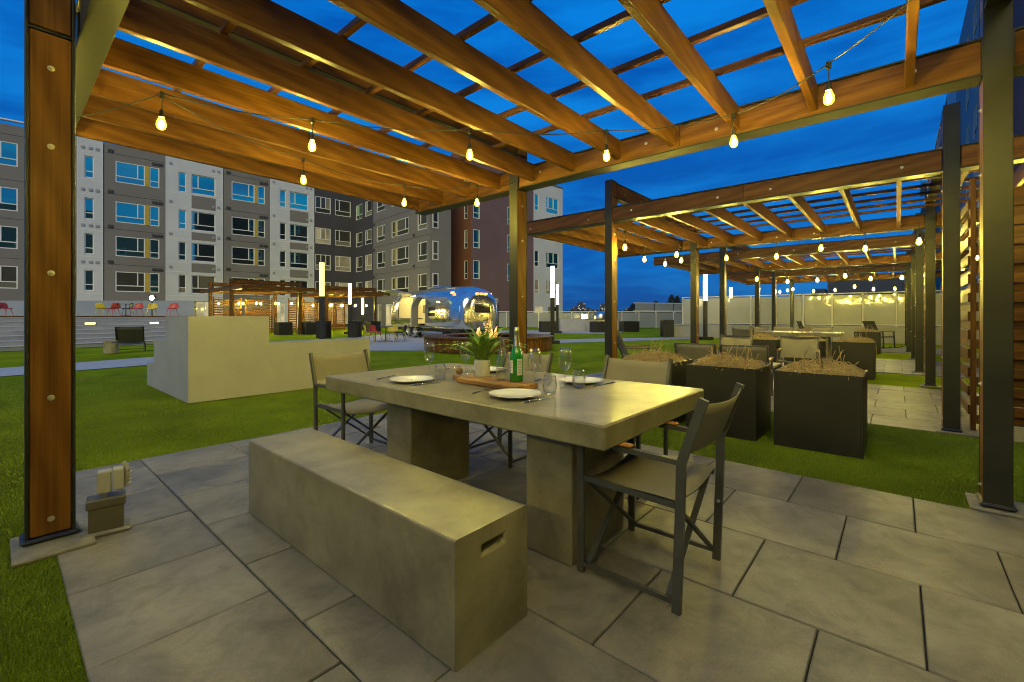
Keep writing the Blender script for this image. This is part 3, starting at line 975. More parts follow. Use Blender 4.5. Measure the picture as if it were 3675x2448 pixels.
def director_chair(label, loc, rz, group='director chairs at the dining table', tall=0.89, arms=True):
    """Faces local +Y; folding frame with crossed braces, sling seat and sling back."""
    c = thing('director_chair', label, 'chair', loc, rz, group)
    w = 0.268
    for s in (-1, 1):
        x = s * w
        MB().box(x - .011, x + .011, 0.215, 0.250, 0.0, 0.625, 0.004).build('front_leg', 'chair_metal', c)
        r = MB()
        pts = [(-0.225, 0.0), (-0.240, 0.40), (-0.245, 0.62), (-0.335, tall)]
        for k in range(3):
            (ya, za), (yb, zb) = pts[k], pts[k + 1]
            r.bar((x, ya, za), (x, yb, zb + (0.004 if k < 2 else 0)), 0.022, 0.036, (0, 1, 0))
        r.build('rear_leg', 'chair_metal', c)
        arm = MB().bar((x, -0.245, 0.622), (x, 0.252, 0.632), 0.030, 0.022).build('arm', 'chair_metal', c)
        MB().box(x - .021, x + .021, -0.03, 0.235, 0.641, 0.654, 0.005).build('arm_pad', 'teak_y', arm)
        MB().bar((x, -0.235, 0.045), (x, 0.235, 0.045), 0.020, 0.020).build('bottom_rail', 'chair_metal', c)
        MB().bar((x * 0.97, -0.215, 0.440), (x * 0.97, 0.245, 0.452), 0.022, 0.026).build('seat_rail', 'chair_metal', c)
        k = MB()
        k.tube([(x * 1.04, 0.232, 0.36), (x * 0.93, 0.232, 0.36)], 0.008, 8)
        k.tube([(x * 1.04, -0.238, 0.30), (x * 0.93, -0.238, 0.30)], 0.008, 8)
        k.build('pivot', 'bolt', c)
    for yy, dy in ((0.195, 0.014), (-0.190, -0.014)):
        MB().bar((-w + .01, yy, 0.055), (w - .02, yy, 0.438), 0.012, 0.026, (0, 1, 0)).build('cross_brace', 'chair_metal', c)
        MB().bar((w - .01, yy + dy, 0.055), (-w + .02, yy + dy, 0.438), 0.012, 0.026, (0, 1, 0)).build('cross_brace', 'chair_metal', c)
    # slings
    n, m = 8, 4
    st = MB()
    vs_, fs_ = [], []
    for j in range(m + 1):
        for i in range(n + 1):
            u, v = i / n, j / m
            vs_.append((-w + 0.0 + 2 * w * u, -0.215 + 0.46 * v, 0.462 - 0.035 * (1 - (2 * u - 1) ** 2) - (0.02 if v == 1 else 0)))
    for j in range(m):
        for i in range(n):
            a = j * (n + 1) + i
            fs_.append((a, a + 1, a + n + 2, a + n + 1))
    k = len(vs_)
    vs2 = [(x, y, z - 0.006) for x, y, z in vs_]
    fs2 = [tuple(reversed([i + k for i in f])) for f in fs_]
    rim = [(i, i + k, i + 1 + k, i + 1) for i in range(n)] + [(m * (n + 1) + i + 1, m * (n + 1) + i + 1 + k, m * (n + 1) + i + k, m * (n + 1) + i) for i in range(n)]
    st.add(vs_ + vs2, fs_ + fs2 + rim)
    st.build('seat', 'sling', c, 'all')
    bk = MB()
    vs_, fs_ = [], []
    for j in range(m + 1):
        for i in range(n + 1):
            u, v = i / n, j / m
            z = 0.655 + (tall - 0.02 - 0.655) * v
            y = -0.252 - 0.083 * v - 0.028 * (1 - (2 * u - 1) ** 2)
            vs_.append((-w + 0.01 + 2 * (w - 0.01) * u, y, z - 0.012 * (1 - (2 * u - 1) ** 2) * v))
    for j in range(m):
        for i in range(n):
            a = j * (n + 1) + i
            fs_.append((a, a + 1, a + n + 2, a + n + 1))
    k = len(vs_)
    vs2 = [(x, y - 0.006, z) for x, y, z in vs_]
    fs2 = [tuple(reversed([i + k for i in f])) for f in fs_]
    rim = [(m * (n + 1) + i + 1, m * (n + 1) + i + 1 + k, m * (n + 1) + i + k, m * (n + 1) + i) for i in range(n)]
    bk.add(vs_ + vs2, fs_ + fs2 + rim)
    bk.build('back_sling', 'sling', c, 'all')
    return c


ch = director_chair('taupe director chair at the near right end of the dining table', (2.095, 0.912, 0), 0)
dup(ch, (2.09, 3.60, 0), PI, 'taupe director chair at the far left end of the dining table')
dup(ch, (3.03, 1.575, 0), PI / 2, 'taupe director chair on the far side of the table, in front of the planters')
dup(ch, (2.93, 2.62, 0), PI / 2, 'taupe director chair on the far side of the table, behind the green bottle')

# ------------------------------------------------------------------ things on the table
TZ = 0.7605


def lathe_thing(name, label, cat, prof, mat, loc, group=None, n=28, smooth=True):
    o = MB().lathe(prof, n).build(name, mat, None, smooth)
    o.location = loc
    return tag(o, label, cat, group)


PLATE = [(0.0001, 0.006), (0.085, 0.006), (0.098, 0.010), (0.135, 0.021), (0.148, 0.0245), (0.1495, 0.0225), (0.136, 0.017), (0.098, 0.005), (0.090, 0.0), (0.0001, 0.0)]
for x, y, lab in ((1.925, 1.640, 'white dinner plate nearest the camera on the table'), (1.895, 2.565, 'white dinner plate at the far left end of the table'),
                  (2.625, 1.650, 'white dinner plate at the far right of the table, behind the tumbler'), (2.66, 2.56, 'white dinner plate behind the fern pot')):
    lathe_thing('plate', lab, 'plate', PLATE, 'porcelain', (x, y, TZ), 'white dinner plates', 48)

WINE = [(0.0001, 0.004), (0.010, 0.005), (0.030, 0.003), (0.0345, 0.0015), (0.0345, 0.0), (0.0001, 0.0)]
WINE = [(0.0345, 0.0), (0.0345, 0.002), (0.020, 0.005), (0.006, 0.010), (0.0040, 0.030), (0.0040, 0.085), (0.008, 0.098), (0.024, 0.115),
        (0.036, 0.140), (0.0415, 0.165), (0.041, 0.190), (0.037, 0.220), (0.0325, 0.252), (0.0315, 0.252), (0.036, 0.220), (0.0400, 0.190), (0.0405, 0.165), (0.035, 0.141), (0.022, 0.118), (0.004, 0.104), (0.0001, 0.103)]
for x, y, lab in ((2.235, 1.742, 'wine glass in front of the cutting board, right of the green bottle'), (2.425, 1.640, 'wine glass beside the far right plate'),
                  (2.463, 2.624, 'wine glass half hidden behind the fern fronds'), (2.202, 2.754, 'wine glass standing behind the far left plate')):
    lathe_thing('wine_glass', lab, 'wine glass', WINE, 'glass', (x, y, TZ), 'wine glasses', 32, 'all')
TUMB = [(0.0001, 0.004), (0.026, 0.002), (0.033, 0.006), (0.040, 0.028), (0.0425, 0.055), (0.040, 0.085), (0.0345, 0.112), (0.0335, 0.112), (0.039, 0.085), (0.0413, 0.055), (0.038, 0.028), (0.031, 0.012), (0.0001, 0.011)]
for x, y, lab in ((2.125, 1.545, 'stemless tumbler beside the plate nearest the camera'), (2.42, 1.532, 'stemless tumbler in front of the far right plate'),
                  (2.105, 2.506, 'stemless tumbler beside the far left plate'), (2.60, 2.60, 'stemless tumbler behind the fern pot')):
    lathe_thing('tumbler', lab, 'tumbler', TUMB, 'glass', (x, y, TZ), 'stemless tumblers', 30, 'all')


def knife(lab, p, q):
    k = thing('knife', lab, 'knife', (p[0], p[1], TZ), math.atan2(q[1] - p[1], q[0] - p[0]), 'table knives')
    L = 0.235
    h = MB().tube([(0, 0, .005), (0.03, 0, .006), (0.075, 0, .006), (0.115, 0, .005)], [.004, .0055, .005, .0035], 8).build('handle', 'cutlery', k, 'all')
    MB().add([(0.112, -.004, .003), (0.16, -.009, .002), (0.215, -.008, .002), (L, .004, .002), (0.112, .004, .003), (0.112, -.004, .0055), (0.16, -.009, .0035), (0.215, -.008, .003), (L, .004, .003), (0.112, .004, .0055)],
             [(4, 3, 2, 1, 0), (5, 6, 7, 8, 9), (0, 1, 6, 5), (1, 2, 7, 6), (2, 3, 8, 7), (3, 4, 9, 8), (4, 0, 5, 9)]).build('blade', 'cutlery', k)
    return k


def fork(lab, p, q):
    k = thing('fork', lab, 'fork', (p[0], p[1], TZ), math.atan2(q[1] - p[1], q[0] - p[0]), 'table forks')
    MB().tube([(0, 0, .004), (0.04, 0, .005), (0.09, 0, .007), (0.135, 0, .010)], [.0045, .005, .003, .0028], 8).build('handle', 'cutlery', k, 'all')
    t = MB().box(0.132, 0.158, -.011, .011, .008, .0105)
    for s in (-1.5, -.5, .5, 1.5):
        t.bar((0.156, s * .0062, .009), (0.205, s * .0058, .012), .0026, .0022)
    t.build('tines', 'cutlery', k)
    return k


knife('steel knife in front of the nearest plate', (1.812, 1.482), (2.06, 1.46))
fork('steel fork left of the nearest plate', (1.828, 1.885), (2.15, 1.93))
knife('steel knife in front of the far left plate', (1.784, 2.415), (2.03, 2.372))
fork('steel fork behind the far left plate', (1.79, 2.83), (2.11, 2.92))
knife('steel knife at the right edge of the far right plate', (2.76, 1.459), (2.52, 1.485))
fork('steel fork behind the fern pot', (2.52, 2.93), (2.70, 2.95))
fork('steel fork between the far right plate and the bottles', (2.47, 1.925), (2.78, 1.93))
knife('steel knife between the far plates', (2.50, 2.49), (2.75, 2.50))

bd = thing('cutting_board', 'long wooden cutting board under the fern and bottles', 'cutting board', (2.165, 2.03, TZ), R(-4))
MB().box(-0.105, 0.105, -0.30, 0.27, 0, 0.034, 0.006).build('board', 'board_wood', bd)
MB().prism([(-0.028, 0.268), (0.028, 0.268), (0.022, 0.40), (0.012, 0.425), (-0.012, 0.425), (-0.022, 0.40)], 0.005, 0.029).build('handle', 'board_wood', bd)
tw = MB()
for k in range(9):
    ph = k * PI / 9
    pts = []
    for j in range(17):
        a = 2 * PI * j / 16
        v = Vector((math.cos(a), math.sin(a) * math.cos(ph), math.sin(a) * math.sin(ph))) * (0.022 + .002 * (k % 2))
        pts.append((v.x, v.y, v.z + .024))
    tw.tube(pts, 0.0045, 5, False)
o = tw.build('twine_ball', 'twine', None, 'all')
o.location = (2.23, 2.44, TZ + 0.031)
tag(o, 'small ball of twine on the cutting board handle', 'twine')

TB = TZ + 0.0345
# fern
fr = thing('potted_fern', 'green fern in a white textured pot on the cutting board', 'potted plant', (2.25, 2.225, TB))
pot = MB()
prof = [(0.0001, 0.004), (0.048, 0.0), (0.053, 0.006), (0.0565, 0.112), (0.0565, 0.116), (0.052, 0.116), (0.051, 0.10), (0.0001, 0.10)]
o_ = pot.lathe(prof, 40).build('pot', 'pot', fr, True)
rib = MB()
for k in range(20):
    for sgn in (-1, 1):
        pts = []
        for j in range(9):
            z = 0.014 + 0.092 * j / 8
            r = 0.0532 + (0.0565 - 0.0532) * (z - .006) / .106 + 0.0004
            a = 2 * PI * k / 20 + sgn * (z - 0.014) * 6.5
            pts.append((r * math.cos(a), r * math.sin(a), z))
        rib.tube(pts, 0.0012, 4, False)
rib.build('pot_relief', 'pot', o_, 'all')
MB().lathe([(0.0001, 0.104), (0.051, 0.102)], 20).build('soil', 'soil', fr)
frr = random.Random(11)
for k in range(30):
    az = 2 * PI * k / 30 + frr.uniform(-.2, .2)
    up = frr.uniform(0.35, 1.25)
    L = frr.uniform(0.24, 0.36)
    if k in (3, 11, 17, 24, 28):
        up, L = frr.uniform(0.30, 0.55), frr.uniform(0.36, 0.44)
    f_ = MB()
    pts = []
    r, z = 0.012, 0.10
    ang = up + 0.35
    n = 15
    for j in range(n + 1):
        pts.append(Vector((r * math.cos(az), r * math.sin(az), z)))
        r += L / n * math.cos(ang)
        z += L / n * math.sin(ang)
        ang -= (1.25 - 0.35 * up) / n * (0.6 + 1.0 * j / n)
    f_.tube(pts, [0.0016 - 0.001 * j / n for j in range(n + 1)], 4, False)
    side = Vector((-math.sin(az), math.cos(az), 0))
    m = 26
    for j in range(3, m + 1):
        t = j / m * n
        i0 = min(int(t), n - 1)
        p = pts[i0].lerp(pts[i0 + 1], t - i0)
        d = (pts[i0 + 1] - pts[i0]).normalized()
        up_v = side.cross(d).normalized()
        ll = 0.034 * math.sin(PI * min(1, (j / m) * 0.86 + 0.14)) ** 0.8 + 0.004
        for sg in (-1, 1):
            dr = (side * sg + d * 0.45 + up_v * frr.uniform(-0.25, 0.1)).normalized()
            wv = d * 0.0062
            q = p + dr * ll
            mid = p + dr * ll * .45 + up_v * 0.002
            f_.add([p - wv * .5, mid - wv, q, mid + wv, p + wv * .5], [(0, 1, 2, 3, 4)])
    f_.build('frond', 'fern', fr)

# bottles
wb = thing('water_bottle', 'clear glass swing-top water bottle on the cutting board', 'bottle', (2.195, 1.985, TB))
MB().lathe([(0.0001, 0.003), (0.036, 0.0), (0.040, 0.006), (0.0405, 0.120), (0.036, 0.150), (0.022, 0.190), (0.0145, 0.212), (0.0135, 0.245), (0.015, 0.247), (0.015, 0.256), (0.0135, 0.258)], 32).build('glass', 'glass_bottle', wb, 'all')
MB().lathe([(0.0001, 0.005), (0.0375, 0.005), (0.0385, 0.075), (0.0001, 0.075)], 28).build('water', 'glass_bottle', wb, True)
MB().lathe([(0.0135, 0.250), (0.0145, 0.262), (0.012, 0.272), (0.0001, 0.274)], 18).build('stopper', 'glass', wb, True)
wr = MB()
for s in (-1, 1):
    wr.tube([(0, s * .0155, .215), (0, s * .0185, .238), (0, s * .014, .266), (0, 0, .277)], 0.0014, 5)
wr.build('wire_clip', 'bolt', wb, True)

gb = thing('sparkling_wine_bottle', 'green sparkling wine bottle with silver foil neck on the board', 'bottle', (2.205, 1.868, TB))
MB().lathe([(0.0001, 0.010), (0.030, 0.002), (0.040, 0.0), (0.0435, 0.006), (0.0435, 0.155), (0.040, 0.180), (0.030, 0.208), (0.0225, 0.228)], 36).build('bottle_glass', 'green_glass', gb, 'all')
MB().lathe([(0.0232, 0.222), (0.0205, 0.240), (0.0165, 0.275), (0.0150, 0.305), (0.0155, 0.318), (0.0175, 0.322), (0.0175, 0.336), (0.0155, 0.340), (0.0155, 0.352), (0.0001, 0.354)], 28).build('foil', 'foil', gb, True)
ca = math.atan2(-1.868, -2.205)
for a0, a1, z0, z1, nm in ((ca + 0.10, ca + 0.98, 0.045, 0.150, 'back_label'), (ca - 1.45, ca - 0.55, 0.058, 0.140, 'front_label')):
    lb = MB().lathe([(0.0439, z0), (0.0439, z1)], 12, (0, 0, 0), a0, a1).build(nm, 'label', gb, 'all')
    pr = MB()
    for k in range(8):
        zz = z1 - 0.016 - k * 0.010
        if zz < z0 + 0.008:
            break
        pr.lathe([(0.04405, zz - .0012), (0.04405, zz + .0012)], 8, (0, 0, 0), a0 + .10, a1 - .10 - .12 * (k % 3))
    pr.build('print', 'ink', lb)

# ------------------------------------------------------------------ outlet pedestal by the near left post
pd = thing('outlet_pedestal', 'small painted outlet pedestal with plugs beside the near left post', 'outlet box', (0.41, 3.40, 0), R(-8))
MB().box(-0.075, 0.075, -0.055, 0.055, 0.02, 0.165, 0.004).build('body', 'box_metal', pd)
MB().box(-0.084, 0.084, -0.062, 0.062, 0.150, 0.200, 0.006).build('lid', 'box_metal', pd)
MB().box(-0.105, 0.105, -0.075, 0.075, -0.002, 0.022, 0.008).build('flashing', 'plate', pd)
MB().box(-0.016, 0.004, -0.012, 0.012, 0.20, 0.225).build('conduit', 'bolt', pd)
MB().box(-0.040, 0.022, -0.035, 0.035, 0.222, 0.345, 0.006).build('outlet_cover', 'plug_white', pd)
MB().box(0.026, 0.075, -0.035, 0.035, 0.228, 0.350, 0.006).build('outlet_cover', 'plug_white', pd)
lv = MB()
lv.tube([(0.082, 0, 0.235), (0.088, 0, 0.30), (0.086, 0, 0.355), (0.072, 0, 0.375)], [.014, .015, .014, .010], 8)
for k in range(5):
    lv.box(0.085, 0.108, -.02, .02, 0.25 + k * .02, 0.254 + k * .02)
lv.build('plug', 'plug_white', pd, True)

# ------------------------------------------------------------------ planters with straw
def straw_mesh(seed, w, d, z, n, stalks):
    rs = random.Random(seed)
    s = MB()
    def ribbon(pts, wd):
        pts = [Vector(p) for p in pts]
        vs_ = []
        for k, p in enumerate(pts):
            dd = (pts[min(k + 1, len(pts) - 1)] - pts[max(k - 1, 0)]).normalized()
            sd = dd.cross(Vector((0, 0, 1)))
            if sd.length < 1e-3:
                sd = Vector((1, 0, 0))
            sd.normalize()
            up = sd.cross(dd)
            vs_ += [p - sd * wd, p + sd * wd, p + up * wd * 1.3]
        fs_ = []
        for k in range(len(pts) - 1):
            a = k * 3
            fs_ += [(a, a + 1, a + 4, a + 3), (a + 1, a + 2, a + 5, a + 4), (a + 2, a, a + 3, a + 5)]
        s.add(vs_, fs_)
    for k in range(n):
        x, y = rs.uniform(-w * .43, w * .43), rs.uniform(-d * .43, d * .43)
        a = rs.uniform(0, 2 * PI)
        L = rs.uniform(0.08, 0.22)
        mound = max(0.0, 1 - (2 * abs(x) / w) ** 3) * max(0.0, 1 - (2 * abs(y) / d) ** 3)
        h = rs.uniform(0.0, 0.065) * (0.35 + mound) * (0.75 + 0.5 * math.sin(7 * x + seed) * math.cos(6 * y))
        arch = rs.uniform(-0.01, 0.06)
        bend = rs.uniform(-1.2, 1.2)
        pts = []
        for j in range(6):
            t = j / 5
            aa = a + bend * (t - .5)
            px = x + math.cos(aa) * L * (t - .5)
            py = y + math.sin(aa) * L * (t - .5)
            pz = z + h + arch * math.sin(PI * t) + rs.uniform(-.005, .005)
            over = max(abs(px) - w / 2 - .02, abs(py) - d / 2 - .02, 0)
            pz = max(pz, z + .03) - over * rs.uniform(0.2, 1.0) if over else pz
            pts.append((px, py, pz))
        ribbon(pts, rs.uniform(0.0018, 0.0036))
    for k in range(stalks):
        x, y = rs.uniform(-w * .42, w * .42), rs.uniform(-d * .35, d * .35)
        a = rs.uniform(0, 2 * PI)
        L = rs.uniform(0.14, 0.30)
        ln = rs.uniform(0.0, 0.14)
        pts = [(x + math.cos(a) * ln * t * t + rs.uniform(-.006, .006), y + math.sin(a) * ln * t * t + rs.uniform(-.006, .006), z + L * t) for t in (0, .35, .7, 1)]
        ribbon(pts, rs.uniform(0.003, 0.0045))
    for k in range(6):      # a tuft hanging over one corner
        x, y = w / 2, -d / 2 + rs.uniform(0, .16)
        pts = [(x - .06, y, z + .02), (x, y + rs.uniform(-.02, .02), z + .035), (x + .045, y + rs.uniform(-.03, .03), z - .05), (x + .05, y + rs.uniform(-.03, .03), z - rs.uniform(.12, .25))]
        ribbon(pts, .0025)
    return s.mesh('dry_straw', 'straw')


STRAW = [straw_mesh(k, 0.62, 0.62, 0.668, 1000, 16) for k in range(3)]
PBODY = MB()
PBODY.box(-0.335, 0.335, -0.335, -0.318, 0, 0.70, 0.002).box(-0.335, 0.335, 0.318, 0.335, 0, 0.70, 0.002)
PBODY.box(-0.335, -0.318, -0.318, 0.318, 0, 0.70, 0.002).box(0.318, 0.335, -0.318, 0.318, 0, 0.70, 0.002)
PBODY_ME = PBODY.mesh('box_body', 'planter')
PSOIL = B(-.317, .317, -.317, .317, 0.58, 0.66).mesh('soil', 'soil')
for i, (x, y, lab) in enumerate(((5.16, 0.555, 'black cube planter of dry straw closest to the right-hand post'), (5.16, 1.375, 'black cube planter of dry straw in the middle of the front three'),
                                 (5.16, 2.20, 'black cube planter of dry straw behind the director chair'), (11.35, 0.67, 'black cube planter behind the second pergola, nearest the slat screen'),
                                 (11.35, 2.32, 'black cube planter behind the second pergola, left of the armchair'), (11.35, 1.50, 'black cube planter behind the second pergola, hidden middle one'),
                                 (18.75, 0.75, 'black cube planter beside the rocking chair'), (18.75, 2.4, 'black cube planter behind the long concrete table'))):
    p = thing('planter', lab, 'planter', (x, y, 0), 0, 'black planters between the pergolas')
    link('box_body', PBODY_ME, p)
    link('soil', PSOIL, p)
    tag(link('dry_straw', STRAW[i % 3], p, (0, 0, 0), (0, 0, (i * PI / 2) if i else 0)), kind='stuff')

# ------------------------------------------------------------------ white stepped wall
sw = MB()
prof = [(0.0, 0.0), (2.60, 0.0), (2.60, 0.40), (2.08, 0.40), (2.08, 0.85), (1.30, 0.85), (1.30, 1.215), (0.0, 1.215)]
n8 = len(prof)
sw.add([(1.752, 7.483 + y, z) for y, z in prof] + [(2.81, 7.483 + y, z) for y, z in prof],
       [tuple(range(n8))[::-1], tuple(range(n8, 2 * n8))] + [(k, (k + 1) % n8, n8 + (k + 1) % n8, n8 + k) for k in range(n8)])
sw.box(2.70, 4.58, 7.4845, 7.86, 0, 0.80)
o = sw.build('retaining_wall', 'stucco', None, False, True)
tag(o, 'white stucco wall with stepped end standing on the lawn', 'wall')

# ------------------------------------------------------------------ amphitheatre steps, deck and what stands on it
br = R(15)
bl = thing('amphitheater', 'grey concrete amphitheater steps rising to the raised terrace', 'steps', (0.09, 23.2, 0), br)
NST, RISE, RUN = 7, 0.166, 0.52
for k in range(NST):
    s_ = MB().box(-12, 8.2, k * RUN, NST * RUN + 0.5, k * RISE, (k + 1) * RISE - 0.022)
    st_ = s_.build('step', 'riser', bl)
    MB().box(-12.02, 8.22, k * RUN - 0.02, (k + 1) * RUN - 0.022, (k + 1) * RISE - 0.021, (k + 1) * RISE).build('nosing', 'nosing', st_)
dk = MB().box(-12.1, 8.3, NST * RUN - 0.02, NST * RUN + 0.12, NST * RISE - 0.20, NST * RISE + 0.06).build('deck_edge', 'wood_x', bl)
sheet('terrace', [(-20, 21.5), (3.5, 28.0), (8.2, 29.9), (9.2, 36.4), (9.0, 50), (-20, 54)], NST * RISE + 0.03, 'path', 'raised terrace floor above the steps')
for k, (lx, ly, lz) in enumerate(((0.2, 1, 5), (3.35, 1, 5), (5.75, 1, 5), (4.05, 1, 1))):
    f_ = thing('step_light', ('wall light under the terrace edge at the far left', 'wall light under the terrace edge beside the wooden post', 'wall light under the terrace edge above the black lounge chair',
                              'low wall light in the bottom step behind the lounge chair')[k], 'light', (0, 0, 0), 0, 'recessed step lights')
    st = lz
    yy = st * RUN - 0.03 if lz != 5 else 5 * RUN - 0.03
    zz = (st + .55) * RISE if lz != 5 else 5.4 * RISE
    pz = Vector((lx * math.cos(br) - yy * math.sin(br) + 0.09, lx * math.sin(br) + yy * math.cos(br) + 23.2, zz))
    f_.location = pz
    f_.rotation_euler = (0, 0, br)
    MB().box(-0.20, 0.20, -0.035, 0.0, -0.055, 0.055, 0.01).build('housing', 'alu_dull', f_)
    MB().box(-0.17, 0.17, -0.045, -0.036, -0.030, 0.020).build('lens', 'step_light', f_)

pw = MB().bar((8.75, 35.75, 1.70), (-2.6, 48.8, 1.70), 0.25, 1.08).build('parapet_wall', 'parapet', None)
tag(pw, 'pale blue painted low wall behind the coloured chairs on the terrace', 'wall')

DZ = NST * RISE + 0.03


def shell_chair_meshes(cm):
    pts = []
    path = [(0.235, 0.425), (0.20, 0.445), (0.10, 0.438), (-0.02, 0.432), (-0.12, 0.440), (-0.185, 0.480), (-0.215, 0.56), (-0.240, 0.66), (-0.262, 0.74), (-0.272, 0.79)]
    wid = [0.19, 0.225, 0.245, 0.25, 0.255, 0.255, 0.25, 0.235, 0.20, 0.13]
    n = 8
    vs_, fs_ = [], []
    for (y, z), w in zip(path, wid):
        back = max(0, (z - 0.45) / 0.34)
        for i in range(n + 1):
            u = -1 + 2 * i / n
            lift = 0.05 * abs(u) ** 2.4 * (1 - back)
            fwd = 0.075 * abs(u) ** 2 * min(1, back * 2.2)
            vs_.append((u * w, y + fwd, z + lift))
    for j in range(len(path) - 1):
        for i in range(n):
            a = j * (n + 1) + i
            fs_.append((a, a + 1, a + n + 2, a + n + 1))
    k = len(vs_)
    vs2 = [(x, y - 0.004 - 0.006 * min(1, max(0, (z - .45) / .1)), z - 0.010) for x, y, z in vs_]
    fs2 = [tuple(reversed([i + k for i in f])) for f in fs_]
    J = len(path)
    ring = [i for i in range(n + 1)] + [j * (n + 1) + n for j in range(1, J)] + [(J - 1) * (n + 1) + i for i in range(n - 1, -1, -1)] + [j * (n + 1) for j in range(J - 2, 0, -1)]
    rim = [(ring[q], ring[q] + k, ring[(q + 1) % len(ring)] + k, ring[(q + 1) % len(ring)]) for q in range(len(ring))]
    shell = MB().add(vs_ + vs2, fs_ + fs2 + rim).mesh('seat_shell', cm, 'all')
    legs = []
    for sx in (-1, 1):
        for y0, y1 in ((0.14, 0.225), (-0.13, -0.24)):
            legs.append(MB().tube([(sx * .14, y0, .43), (sx * .225, y1, 0)], [.016, .010], 8).mesh('leg', cm, True))
    return shell, legs


SHELLS = {c: shell_chair_meshes(c) for c in ('yellow_plastic', 'red_plastic', 'teal_plastic', 'black_plastic')}


def shell_chair(c, label, loc, rz, group):
    t = thing('shell_chair', label, 'chair', loc, rz, group)
    sh, lg = SHELLS[c]
    link('seat_shell', sh, t)
    for q in lg:
        link('leg', q, t)
    return t


def bistro_table(label, loc, group, h=0.73, r=0.36):
    t = thing('bistro_table', label, 'table', loc, 0, group)
    MB().lathe([(0.0001, h), (r, h), (r, h - .02), (0.0001, h - .022)], 28).build('table_top', 'black_plastic', t, True)
    MB().tube([(0, 0, .04), (0, 0, h - .02)], 0.025, 10).build('column', 'black_metal', t, True)
    f_ = MB()
    for k in range(4):
        a = PI / 4 + k * PI / 2
        f_.tube([(0, 0, .06), (.18 * math.cos(a), .18 * math.sin(a), .055), (.33 * math.cos(a), .33 * math.sin(a), .012)], [.02, .016, .012], 6)
    f_.build('foot', 'black_metal', t, True)
    return t


GT = 'coloured chairs on the terrace'
dxy = [(0.75, 39.45), (3.55, 36.55), (4.35, 35.45), (4.85, 34.85), (5.35, 34.35), (5.75, 33.95), (6.95, 32.4)]
shell_chair('red_plastic', 'red shell chair on the terrace left of the wooden post', (0.35, 38.6, DZ), R(-140), GT)
shell_chair('yellow_plastic', 'yellow shell chair on the terrace, leftmost of the group', (4.02, 35.0, DZ), R(-40), GT)
shell_chair('red_plastic', 'red shell chair on the terrace with its back to the camera', (4.45, 34.35, DZ), R(25), GT)
shell_chair('teal_plastic', 'slate blue shell chair behind the terrace table', (5.10, 34.45, DZ), R(60), GT)
shell_chair('red_plastic', 'red shell chair on the terrace seen from the side', (5.35, 33.45, DZ), R(135), GT)
shell_chair('yellow_plastic', 'yellow shell chair on the terrace lying low beside the red one', (6.0, 33.3, DZ), R(150), GT)
shell_chair('red_plastic', 'red shell chair on the terrace under the floodlight', (6.75, 32.15, DZ), R(140), GT)
bistro_table('dark round table among the terrace chairs', (4.95, 34.05, DZ), 'round bistro tables')
fl = thing('floodlight', 'bright white floodlight on a thin pole on the terrace', 'floodlight', (6.10, 33.75, DZ))
MB().tube([(0, 0, 0), (0, 0, 1.0)], 0.03, 8).build('pole', 'black_metal', fl, True)
MB().box(-0.19, 0.19, -0.02, 0.09, 0.95, 1.27, 0.01).build('housing', 'black_metal', fl)
MB().tube([(0, -0.022, 1.11), (0, -0.040, 1.11)], 0.13, 20).build('lens', 'flood', fl)
fl.rotation_euler = (0, 0, R(-49))

